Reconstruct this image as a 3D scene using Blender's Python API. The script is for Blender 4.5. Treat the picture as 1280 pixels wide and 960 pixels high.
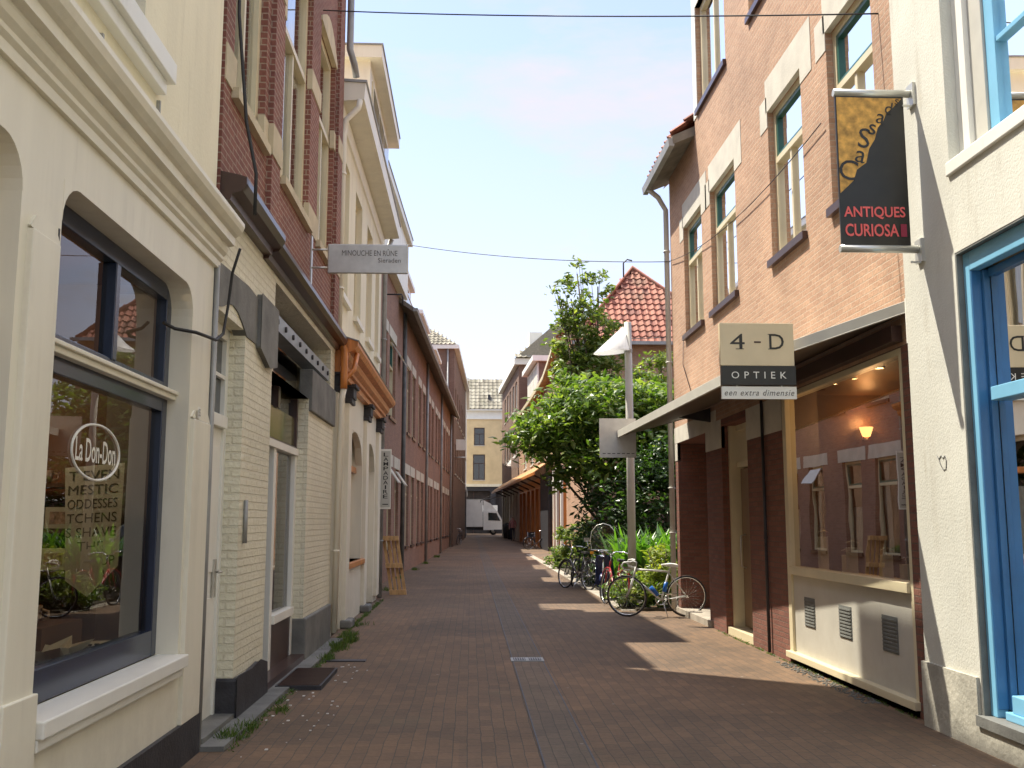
import bpy, math, random
from mathutils import Vector, Matrix
R = math.radians
random.seed(7)
sc = bpy.context.scene
col = sc.collection
for o in list(bpy.data.objects): bpy.data.objects.remove(o)

# ------------------------------------------------------------------ camera, sky, sun, exposure
PITCH = math.atan(172/1250); YAW = math.atan(52*math.cos(PITCH)/1250)
fw = Vector((math.sin(YAW)*math.cos(PITCH), math.cos(YAW)*math.cos(PITCH), math.sin(PITCH)))
rt = Vector((math.cos(YAW), -math.sin(YAW), 0)); up = rt.cross(fw)
cd = bpy.data.cameras.new('camera'); cam = bpy.data.objects.new('camera', cd); col.objects.link(cam)
m = Matrix((rt, up, -fw)).transposed().to_4x4(); m.translation = (0, 0, 1.6); cam.matrix_world = m
cd.sensor_width = 36; cd.lens = 36*1250/1280; cd.clip_start = .05; cd.clip_end = 3000
sc.camera = cam
SUN = Vector((-.64, .48, 1.42)).normalized()
w = bpy.data.worlds.new('World'); sc.world = w; w.use_nodes = True
nt = w.node_tree; N = nt.nodes; L = nt.links; N.clear()
out = N.new('ShaderNodeOutputWorld'); bg = N.new('ShaderNodeBackground'); bg.inputs['Strength'].default_value = .12
sky = N.new('ShaderNodeTexSky'); sky.sky_type = 'NISHITA'; sky.sun_disc = False
sky.sun_elevation = math.asin(SUN.z); sky.sun_rotation = math.atan2(SUN.x, SUN.y) % (2*math.pi)
sky.air_density = 1.0; sky.dust_density = .4; sky.ozone_density = 1.6
tc = N.new('ShaderNodeTexCoord'); mp = N.new('ShaderNodeMapping'); mp.inputs['Scale'].default_value = (1.1, 1.1, 3.4)
mp.inputs['Location'].default_value = (.35, .2, .1)
nz = N.new('ShaderNodeTexNoise'); nz.inputs['Scale'].default_value = 2.3; nz.inputs['Detail'].default_value = 9; nz.inputs['Roughness'].default_value = .6
cr = N.new('ShaderNodeValToRGB'); cr.color_ramp.elements[0].position = .42; cr.color_ramp.elements[1].position = .66
cr.color_ramp.elements[1].color = (.95, .95, .95, 1)
sep = N.new('ShaderNodeSeparateXYZ'); hz = N.new('ShaderNodeMapRange')
hz.inputs['From Min'].default_value = .0; hz.inputs['From Max'].default_value = .42; hz.inputs['To Min'].default_value = .92; hz.inputs['To Max'].default_value = .25
mx1 = N.new('ShaderNodeMath'); mx1.operation = 'MAXIMUM'
mix = N.new('ShaderNodeMixRGB'); mix.inputs[2].default_value = (2.75, 2.8, 2.85, 1)
L.new(tc.outputs['Generated'], mp.inputs['Vector']); L.new(mp.outputs[0], nz.inputs['Vector']); L.new(nz.outputs[0], cr.inputs[0])
L.new(tc.outputs['Generated'], sep.inputs[0]); L.new(sep.outputs['Z'], hz.inputs['Value'])
L.new(cr.outputs[0], mx1.inputs[0]); L.new(hz.outputs[0], mx1.inputs[1])
L.new(mx1.outputs[0], mix.inputs[0]); L.new(sky.outputs[0], mix.inputs[1]); overhead_lift = N.new('ShaderNodeMapRange'); overhead_lift.inputs['From Min'].default_value = .5; overhead_lift.inputs['From Max'].default_value = .8; overhead_lift.inputs['To Min'].default_value = 0; overhead_lift.inputs['To Max'].default_value = 1
vm = N.new('ShaderNodeMixRGB'); vm.blend_type = 'MULTIPLY'; vm.inputs[2].default_value = (2.5, 2.3, 1.95, 1); L.new(sep.outputs['Z'], overhead_lift.inputs['Value']); L.new(mix.outputs[0], vm.inputs[1]); L.new(overhead_lift.outputs[0], vm.inputs[0])   # added brightness in the unseen overhead sky, lifting the shaded left walls
tn = N.new('ShaderNodeMixRGB'); tn.blend_type = 'MULTIPLY'; tn.inputs[0].default_value = 1; tn.inputs[2].default_value = (1, .93, .96, 1)
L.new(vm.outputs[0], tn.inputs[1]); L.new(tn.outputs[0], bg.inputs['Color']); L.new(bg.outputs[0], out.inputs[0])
sd = bpy.data.lights.new('sun', 'SUN'); sd.energy = 3.2; sd.angle = R(.53); sd.color = (1, .93, .80)
so = bpy.data.objects.new('sun', sd); so.rotation_euler = SUN.to_track_quat('Z', 'Y').to_euler(); so.location = (0, 0, 40); col.objects.link(so)
sc.view_settings.view_transform = 'Standard'; sc.view_settings.look = 'None'; sc.view_settings.gamma = 1
sc.view_settings.use_curve_mapping = False; sc.view_settings.exposure = 1.5
sc.render.engine = 'CYCLES'; sc.cycles.max_bounces = 8; sc.cycles.diffuse_bounces = 5; sc.cycles.transparent_max_bounces = 16

# ------------------------------------------------------------------ materials
def newmat(name):
    m = bpy.data.materials.new(name); m.use_nodes = True
    nt = m.node_tree; b = nt.nodes['Principled BSDF']; return m, nt, b
def coords(nt):
    t = nt.nodes.new('ShaderNodeTexCoord'); return t.outputs['Object']
def noise(nt, vec, scale, detail=5, rough=.55):
    n = nt.nodes.new('ShaderNodeTexNoise'); n.inputs['Scale'].default_value = scale; n.inputs['Detail'].default_value = detail
    n.inputs['Roughness'].default_value = rough; nt.links.new(vec, n.inputs['Vector']); return n.outputs[0]
def mixc(nt, fac, a, b, bt='MIX'):
    n = nt.nodes.new('ShaderNodeMixRGB'); n.blend_type = bt
    for i, v in ((0, fac), (1, a), (2, b)):
        if hasattr(v, 'links'): nt.links.new(v, n.inputs[i])
        else: n.inputs[i].default_value = v if i == 0 else (*v[:3], 1)
    return n.outputs[0]
def ramp(nt, v, lo, hi, clo=(0, 0, 0), chi=(1, 1, 1)):
    r = nt.nodes.new('ShaderNodeValToRGB'); e = r.color_ramp.elements
    e[0].position = lo; e[1].position = hi; e[0].color = (*clo, 1); e[1].color = (*chi, 1); nt.links.new(v, r.inputs[0]); return r.outputs[0]
def bump(nt, b, h, strength=.3, dist=.01):
    n = nt.nodes.new('ShaderNodeBump'); n.inputs['Strength'].default_value = strength; n.inputs['Distance'].default_value = dist
    nt.links.new(h, n.inputs['Height']); nt.links.new(n.outputs[0], b.inputs['Normal'])
def brickvec(nt):
    t = coords(nt); s = nt.nodes.new('ShaderNodeSeparateXYZ'); nt.links.new(t, s.inputs[0])
    a = nt.nodes.new('ShaderNodeMath'); nt.links.new(s.outputs[0], a.inputs[0]); nt.links.new(s.outputs[1], a.inputs[1])
    c = nt.nodes.new('ShaderNodeCombineXYZ'); nt.links.new(a.outputs[0], c.inputs[0]); nt.links.new(s.outputs[2], c.inputs[1]); return c.outputs[0], t
def brick(name, c1, c2, mortar, bw=.215, rh=.066, ms=.007, painted=False, dirt=.35, bstr=.5):
    m, nt, b = newmat(name); v, t = brickvec(nt)
    wob = nt.nodes.new('ShaderNodeVectorMath'); wob.operation = 'MULTIPLY_ADD'
    n0 = nt.nodes.new('ShaderNodeTexNoise'); n0.inputs['Scale'].default_value = 6; nt.links.new(t, n0.inputs['Vector'])
    nt.links.new(n0.outputs['Color'], wob.inputs[0]); wob.inputs[1].default_value = (.008, .008, 0); nt.links.new(v, wob.inputs[2])
    k = nt.nodes.new('ShaderNodeTexBrick'); nt.links.new(wob.outputs[0], k.inputs['Vector'])
    k.inputs['Color1'].default_value = (*c1, 1); k.inputs['Color2'].default_value = (*c2, 1); k.inputs['Mortar'].default_value = (*mortar, 1)
    k.inputs['Scale'].default_value = 1; k.inputs['Brick Width'].default_value = bw; k.inputs['Row Height'].default_value = rh
    k.inputs['Mortar Size'].default_value = ms; k.inputs['Mortar Smooth'].default_value = .3; k.inputs['Bias'].default_value = -.1
    nn = noise(nt, t, .9, 6); n2 = noise(nt, t, 34, 3)
    c = mixc(nt, dirt, k.outputs['Color'], mixc(nt, 1, k.outputs['Color'], ramp(nt, nn, .3, .75, (.55, .52, .5), (1.25, 1.2, 1.15)), 'MULTIPLY'))
    c = mixc(nt, .25 if not painted else .06, c, mixc(nt, 1, c, ramp(nt, n2, .3, .7, (.5, .5, .5), (1.4, 1.4, 1.4)), 'MULTIPLY'))
    nt.links.new(c, b.inputs['Base Color']); b.inputs['Roughness'].default_value = .88 if not painted else .55
    h = nt.nodes.new('ShaderNodeMath'); h.operation = 'MULTIPLY_ADD'; nt.links.new(k.outputs['Fac'], h.inputs[0]); h.inputs[1].default_value = -1
    nt.links.new(n2, h.inputs[2]); bump(nt, b, h.outputs[0], bstr, .012); return m
def plain(name, c, rough=.5, var=.12, scale=2.5, metal=0, bs=.08, bscale=40, streak=False, spec=.5, grime=0):
    m, nt, b = newmat(name); t = coords(nt)
    if streak:
        mp = nt.nodes.new('ShaderNodeMapping'); mp.inputs['Scale'].default_value = (3, 3, .35); nt.links.new(t, mp.inputs[0]); tv = mp.outputs[0]
    else: tv = t
    n = noise(nt, tv, scale, 6)
    lo = tuple(x*(1-var) for x in c); hi = tuple(min(1, x*(1+var)) for x in c)
    cc = ramp(nt, n, .32, .68, lo, hi)
    if grime:                                    # runs of dirt, blotches, and a splashed dirty band near the ground
        m2 = nt.nodes.new('ShaderNodeMapping'); m2.inputs['Scale'].default_value = (9, 9, .7); nt.links.new(t, m2.inputs[0])
        g1 = ramp(nt, noise(nt, m2.outputs[0], 1.0, 8, .65), .50, .78, (0, 0, 0), (1, 1, 1)); g2 = ramp(nt, noise(nt, t, 1.7, 8, .7), .46, .72, (0, 0, 0), (1, 1, 1))
        mm = nt.nodes.new('ShaderNodeMath'); mm.operation = 'MULTIPLY'; nt.links.new(g1, mm.inputs[0]); nt.links.new(g2, mm.inputs[1])
        sp = nt.nodes.new('ShaderNodeSeparateXYZ'); nt.links.new(t, sp.inputs[0]); mr = nt.nodes.new('ShaderNodeMapRange'); nt.links.new(sp.outputs[2], mr.inputs[0])
        mr.inputs[1].default_value = .0; mr.inputs[2].default_value = .9; mr.inputs[3].default_value = .75; mr.inputs[4].default_value = 0
        m3 = nt.nodes.new('ShaderNodeMath'); m3.operation = 'MULTIPLY'; nt.links.new(mr.outputs[0], m3.inputs[0]); nt.links.new(ramp(nt, noise(nt, t, 4.5, 8, .75), .35, .7, (0, 0, 0), (1, 1, 1)), m3.inputs[1])
        m4 = nt.nodes.new('ShaderNodeMath'); m4.operation = 'MAXIMUM'; nt.links.new(mm.outputs[0], m4.inputs[0]); nt.links.new(m3.outputs[0], m4.inputs[1])
        m5 = nt.nodes.new('ShaderNodeMath'); m5.operation = 'MULTIPLY'; nt.links.new(m4.outputs[0], m5.inputs[0]); m5.inputs[1].default_value = grime
        cc = mixc(nt, m5.outputs[0], cc, (.30, .25, .17))
    nt.links.new(cc, b.inputs['Base Color'])
    b.inputs['Roughness'].default_value = rough; b.inputs['Metallic'].default_value = metal; b.inputs['Specular IOR Level'].default_value = spec
    if bs: bump(nt, b, noise(nt, t, bscale, 4), bs, .01)
    return m
def glass(name, tint=(.9, .95, .95), rough=.0, ior=1.52, boost=1.6):
    m = bpy.data.materials.new(name); m.use_nodes = True; nt = m.node_tree; nt.nodes.clear()
    o = nt.nodes.new('ShaderNodeOutputMaterial'); mixn = nt.nodes.new('ShaderNodeMixShader')
    tr = nt.nodes.new('ShaderNodeBsdfTransparent'); tr.inputs[0].default_value = (*tint, 1)
    gl = nt.nodes.new('ShaderNodeBsdfGlossy'); gl.inputs['Roughness'].default_value = rough; gl.inputs[0].default_value = (1, 1, 1, 1)
    fr = nt.nodes.new('ShaderNodeFresnel'); fr.inputs[0].default_value = ior
    mu = nt.nodes.new('ShaderNodeMath'); mu.operation = 'MULTIPLY'; mu.use_clamp = True; mu.inputs[1].default_value = boost
    nt.links.new(fr.outputs[0], mu.inputs[0]); nt.links.new(mu.outputs[0], mixn.inputs[0]); nt.links.new(tr.outputs[0], mixn.inputs[1]); nt.links.new(gl.outputs[0], mixn.inputs[2])
    t = nt.nodes.new('ShaderNodeTexCoord'); n = nt.nodes.new('ShaderNodeTexNoise'); n.inputs['Scale'].default_value = 1.3
    nt.links.new(t.outputs['Object'], n.inputs['Vector']); bp = nt.nodes.new('ShaderNodeBump'); bp.inputs['Strength'].default_value = .05; bp.inputs['Distance'].default_value = .02
    nt.links.new(n.outputs[0], bp.inputs['Height']); nt.links.new(bp.outputs[0], gl.inputs['Normal'])
    nt.links.new(mixn.outputs[0], o.inputs[0]); return m
def emit(name, c, s):
    m, nt, b = newmat(name); b.inputs['Base Color'].default_value = (*c, 1); b.inputs['Emission Color'].default_value = (*c, 1); b.inputs['Emission Strength'].default_value = s; return m
def tilemat(name, c1, c2, c3):
    m, nt, b = newmat(name); t = coords(nt); g = nt.nodes.new('ShaderNodeNewGeometry'); rr = nt.nodes.new('ShaderNodeValToRGB'); e = rr.color_ramp.elements
    e[0].color = (*c1, 1); e[1].color = (*c3, 1); k = e.new(.45); k.color = (*c2, 1); nt.links.new(g.outputs['Random Per Island'], rr.inputs[0])
    c = mixc(nt, ramp(nt, noise(nt, t, .9, 7, .7), .5, .75, (0, 0, 0), (.6, .6, .6)), rr.outputs[0], (.13, .13, .07)); c = mixc(nt, .5, c, mixc(nt, 1, c, ramp(nt, noise(nt, t, 9, 5), .3, .7, (.6, .6, .6), (1.3, 1.3, 1.3)), 'MULTIPLY'))
    nt.links.new(c, b.inputs['Base Color']); b.inputs['Roughness'].default_value = .8; return m
def milky(name):
    m = bpy.data.materials.new(name); m.use_nodes = True; nt = m.node_tree; b = nt.nodes['Principled BSDF']; b.inputs['Base Color'].default_value = (.86, .86, .84, 1); b.inputs['Roughness'].default_value = .35
    tr = nt.nodes.new('ShaderNodeBsdfTranslucent'); tr.inputs[0].default_value = (.9, .9, .88, 1); ms = nt.nodes.new('ShaderNodeMixShader'); ms.inputs[0].default_value = .5
    nt.links.new(b.outputs[0], ms.inputs[1]); nt.links.new(tr.outputs[0], ms.inputs[2]); nt.links.new(ms.outputs[0], nt.nodes['Material Output'].inputs[0]); return m
def leafmat(name, c1, c2, c3):
    m = bpy.data.materials.new(name); m.use_nodes = True; nt = m.node_tree; b = nt.nodes['Principled BSDF']; o = nt.nodes['Material Output']
    g = nt.nodes.new('ShaderNodeNewGeometry'); r = nt.nodes.new('ShaderNodeValToRGB'); e = r.color_ramp.elements
    e[0].color = (*c1, 1); e[1].color = (*c3, 1); k = e.new(.5); k.color = (*c2, 1); nt.links.new(g.outputs['Random Per Island'], r.inputs[0])
    nt.links.new(r.outputs[0], b.inputs['Base Color']); b.inputs['Roughness'].default_value = .38
    tr = nt.nodes.new('ShaderNodeBsdfTranslucent'); hs = nt.nodes.new('ShaderNodeMixRGB'); hs.blend_type = 'MULTIPLY'; hs.inputs[0].default_value = 1; hs.inputs[2].default_value = (1.7, 1.9, .6, 1)
    nt.links.new(r.outputs[0], hs.inputs[1]); nt.links.new(hs.outputs[0], tr.inputs[0])
    ms = nt.nodes.new('ShaderNodeMixShader'); ms.inputs[0].default_value = .38; nt.links.new(b.outputs[0], ms.inputs[1]); nt.links.new(tr.outputs[0], ms.inputs[2]); nt.links.new(ms.outputs[0], o.inputs[0]); return m

def paver(name, rot=True, c1=(.165, .10, .055), c2=(.12, .076, .044), dark=1.):
    m, nt, b = newmat(name); t = coords(nt)
    mp = nt.nodes.new('ShaderNodeMapping'); nt.links.new(t, mp.inputs[0])
    if rot: mp.inputs['Rotation'].default_value = (0, 0, R(90))
    n0 = nt.nodes.new('ShaderNodeTexNoise'); n0.inputs['Scale'].default_value = 2.2; nt.links.new(t, n0.inputs['Vector'])
    wob = nt.nodes.new('ShaderNodeVectorMath'); wob.operation = 'MULTIPLY_ADD'; nt.links.new(n0.outputs['Color'], wob.inputs[0]); wob.inputs[1].default_value = (.03, .03, 0); nt.links.new(mp.outputs[0], wob.inputs[2])
    k = nt.nodes.new('ShaderNodeTexBrick'); nt.links.new(wob.outputs[0], k.inputs['Vector'])
    k.inputs['Color1'].default_value = (*c1, 1); k.inputs['Color2'].default_value = (*c2, 1); k.inputs['Mortar'].default_value = (.065, .055, .042, 1)
    k.inputs['Scale'].default_value = 1; k.inputs['Brick Width'].default_value = .205; k.inputs['Row Height'].default_value = .1
    k.inputs['Mortar Size'].default_value = .004; k.inputs['Mortar Smooth'].default_value = .5; k.inputs['Bias'].default_value = 0
    c = k.outputs['Color']
    big = noise(nt, t, .55, 6, .6); c = mixc(nt, .6, c, mixc(nt, 1, c, ramp(nt, big, .3, .7, (.6, .62, .6), (1.35, 1.3, 1.25)), 'MULTIPLY'))
    sp = noise(nt, t, 26, 4, .7); c = mixc(nt, .4, c, mixc(nt, 1, c, ramp(nt, sp, .3, .7, (.6, .6, .6), (1.4, 1.4, 1.4)), 'MULTIPLY'))
    pv = nt.nodes.new('ShaderNodeTexVoronoi'); pv.inputs['Scale'].default_value = .55; pv.distance = 'CHEBYCHEV'; nt.links.new(t, pv.inputs['Vector'])      # relaid patches of brick
    bw_ = nt.nodes.new('ShaderNodeRGBToBW'); nt.links.new(pv.outputs['Color'], bw_.inputs[0]); c = mixc(nt, .55, c, mixc(nt, 1, c, ramp(nt, bw_.outputs[0], .2, .8, (.72, .76, .8), (1.22, 1.18, 1.12)), 'MULTIPLY'))
    gum = nt.nodes.new('ShaderNodeTexVoronoi'); gum.inputs['Scale'].default_value = 2.6; nt.links.new(t, gum.inputs['Vector'])
    c = mixc(nt, ramp(nt, gum.outputs['Distance'], .035, .045, (.5, .5, .5), (0, 0, 0)), c, (.32, .3, .26))
    moss = noise(nt, t, .8, 7, .7); c = mixc(nt, ramp(nt, moss, .58, .8, (0, 0, 0), (.5, .5, .5)), c, (.10, .10, .055))
    nt.links.new(c, b.inputs['Base Color']); b.inputs['Roughness'].default_value = .8
    h = nt.nodes.new('ShaderNodeMath'); h.operation = 'MULTIPLY_ADD'; nt.links.new(k.outputs['Fac'], h.inputs[0]); h.inputs[1].default_value = -1.2; nt.links.new(sp, h.inputs[2])
    bump(nt, b, h.outputs[0], .45, .01); return m

M = dict(
 cream=plain('cream_paint', (.79, .75, .61), .42, .05, 1.6, streak=True, bs=.05, grime=.5),
 white=plain('white_paint', (.80, .79, .71), .4, .04, 2, bs=.03, grime=.35),
 plaster=plain('cream_plaster', (.79, .73, .54), .8, .06, 1.1, bs=.3, bscale=30, streak=True, grime=.6),
 wbrick=brick('white_painted_brick', (.77, .74, .56), (.80, .77, .60), (.73, .69, .52), painted=True, dirt=.3, bstr=1., rh=.068, ms=.010),
 dbrick=brick('dark_red_brick', (.25, .10, .07), (.19, .07, .052), (.36, .27, .20), bw=.21, rh=.062, ms=.007, dirt=.5),
 rowbrick=brick('brown_pink_brick', (.31, .175, .125), (.25, .14, .10), (.28, .21, .16), ms=.005),
 brownbrick=brick('brown_brick', (.21, .13, .09), (.165, .10, .07), (.22, .17, .13), ms=.005),
 pinkbrick=brick('orange_pink_brick', (.49, .31, .20), (.41, .245, .155), (.46, .36, .26), ms=.006, dirt=.5, rh=.062),
 redbrick=brick('porch_red_brick', (.22, .09, .06), (.17, .065, .045), (.13, .09, .065), ms=.006, dirt=.25, rh=.062),
 stucco=plain('rough_stucco', (.58, .575, .50), .9, .10, 1.0, bs=.35, bscale=55, grime=.8),
 stucco_plinth=plain('dirty_stucco_plinth', (.40, .38, .31), .9, .35, 2.2, bs=.9, bscale=18),
 stone=plain('bluestone', (.15, .15, .135), .7, .3, 3, bs=.4),
 ystone=plain('cream_stone', (.55, .47, .31), .8, .12, 3, bs=.3),
 lintel=plain('pale_concrete', (.56, .53, .44), .8, .1, 3, bs=.25),
 tar=plain('black_tar', (.03, .03, .035), .55, .4, 6, bs=.5),
 navy=plain('navy_gloss', (.018, .028, .055), .22, .15, 3, bs=0),
 brownpaint=plain('dark_brown_paint', (.055, .028, .022), .3, .2, 3, bs=.05),
 yellowpaint=plain('pale_yellow_paint', (.66, .58, .38), .4, .06, 3, bs=.02),
 orangewood=plain('varnished_wood', (.52, .19, .045), .35, .3, 5, bs=.1, streak=True),
 woodlit=plain('pale_canopy_wood', (.50, .27, .09), .5, .25, 6, bs=.1),
 greenpaint=plain('dark_green_paint', (.03, .12, .09), .3, .1, 3, bs=0),
 ltblue=plain('light_blue_paint', (.20, .47, .66), .35, .06, 3, bs=.03),
 blue=plain('shaded_blue_paint', (.045, .17, .36), .3, .08, 3, bs=.03),  # shade painted in: darker copy of the light blue, for the frame's unlit side
 greyband=plain('grey_cement_band', (.16, .165, .15), .8, .2, 4, bs=.4),
 galv=plain('zinc_pipe', (.33, .33, .31), .5, .2, 3, metal=.3, bs=.05),
 steel=plain('brushed_steel', (.52, .51, .47), .38, .08, 8, metal=.75, bs=.05),
 alu=plain('satin_aluminium', (.62, .62, .56), .35, .06, 6, metal=.6, bs=0),
 greypaint=plain('pale_grey_paint', (.50, .49, .43), .45, .06, 4, bs=.02),
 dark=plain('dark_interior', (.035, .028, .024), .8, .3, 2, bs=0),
 brownint=plain('brown_interior', (.12, .06, .04), .6, .3, 2, bs=0),
 orangeint=plain('warm_wood_interior', (.11, .06, .03), .45, .25, 2, bs=0),
 curtain=plain('net_curtain', (.62, .60, .52), .9, .18, 9, bs=.2, streak=True),
 glass=glass('window_glass'), shopglass=glass('shop_glass', (.85, .87, .82), 0, 1.5, 1.0), optglass=glass('optician_glass', (.58, .54, .45), 0, 1.4, .45),
 dkglass=plain('dark_reflecting_glass', (.02, .025, .03), .04, .2, 1, bs=0, spec=1.),
 rubber=plain('black_rubber', (.02, .02, .02), .6, .2, 10, bs=0),
 chrome=plain('chrome', (.7, .7, .7), .15, .03, 5, metal=1, bs=0),
 bikewhite=plain('white_bike_enamel', (.70, .70, .64), .3, .08, 6, bs=0),
 bikedark=plain('dark_bike_enamel', (.03, .03, .04), .3, .2, 6, bs=0),
 bikered=plain('red_enamel', (.25, .02, .02), .3, .1, 6, bs=0),
 bikeblue=plain('blue_enamel', (.02, .12, .42), .3, .1, 6, bs=0),
 navyblue=plain('dark_blue_enamel', (.02, .03, .09), .25, .1, 6, bs=0),
 saddle=plain('black_vinyl', (.03, .03, .03), .45, .2, 12, bs=.1),
 palletwood=plain('raw_pine', (.50, .31, .13), .8, .25, 7, bs=.4, streak=True),
 redtile=tilemat('red_clay_tile', (.17, .06, .04), (.30, .10, .06), (.40, .16, .10)),
 greytile=tilemat('weathered_grey_tile', (.16, .14, .10), (.26, .235, .17), (.36, .33, .25)),
 black=plain('black_print', (.015, .015, .015), .5, .1, 5, bs=0),
 textgrey=plain('engraved_grey', (.13, .12, .10), .5, .1, 5, bs=0),
 paper=plain('printed_paper', (.66, .66, .62), .8, .08, 4, bs=.1),
 ochre=plain('mottled_ochre_print', (.55, .30, .06), .5, .45, 14, bs=0),
 signred=plain('coral_red_print', (.80, .13, .12), .5, .05, 5, bs=0), signred2=plain('dark_red_print', (.30, .02, .05), .5, .05, 5, bs=0),
 signblack=plain('black_sign_panel', (.02, .018, .013), .35, .3, 4, bs=0),
 lamp=milky('milky_lamp_shade'),
 truckw=plain('white_truck_panel', (.78, .77, .72), .4, .05, 2, bs=0),
 bark=plain('bark', (.12, .09, .06), .9, .35, 9, bs=.8, bscale=25),
 spot=emit('ceiling_spot_glow', (1, .62, .28), 9), lampglow=emit('lamp_glow', (1, .5, .18), 2.2),
 porcelain=plain('glazed_porcelain', (.72, .70, .62), .2, .06, 8, bs=0), porcelain2=plain('spotted_porcelain', (.55, .40, .33), .25, .5, 30, bs=0),
 soil=plain('garden_soil', (.06, .05, .03), .95, .4, 6, bs=.8),
 concrete=plain('grey_pavement', (.34, .30, .24), .85, .2, 3, bs=.4),
 skin=plain('skin', (.45, .26, .19), .6, .05, 5, bs=0), pinktop=plain('pink_shirt', (.50, .22, .20), .9, .15, 8, bs=0), trousers=plain('dark_trousers', (.04, .04, .05), .9, .15, 8, bs=0), hair=plain('brown_hair', (.10, .05, .03), .7, .2, 9, bs=0),
 leaf=leafmat('leaf_bright', (.05, .10, .018), (.12, .19, .04), (.26, .31, .09)),
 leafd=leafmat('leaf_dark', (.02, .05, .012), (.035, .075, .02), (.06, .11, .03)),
 leafy=leafmat('leaf_yellow', (.12, .17, .03), (.22, .27, .05), (.33, .34, .07)),
 leafl=leafmat('leaf_light', (.07, .12, .025), (.15, .20, .05), (.30, .32, .12)),
 fern=leafmat('fern_green', (.05, .13, .02), (.09, .20, .03), (.14, .26, .05)),
 paver=paver('street_clinkers'), gutterp=paver('gutter_clinkers', True, (.14, .10, .068), (.11, .08, .055)),
)

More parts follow.
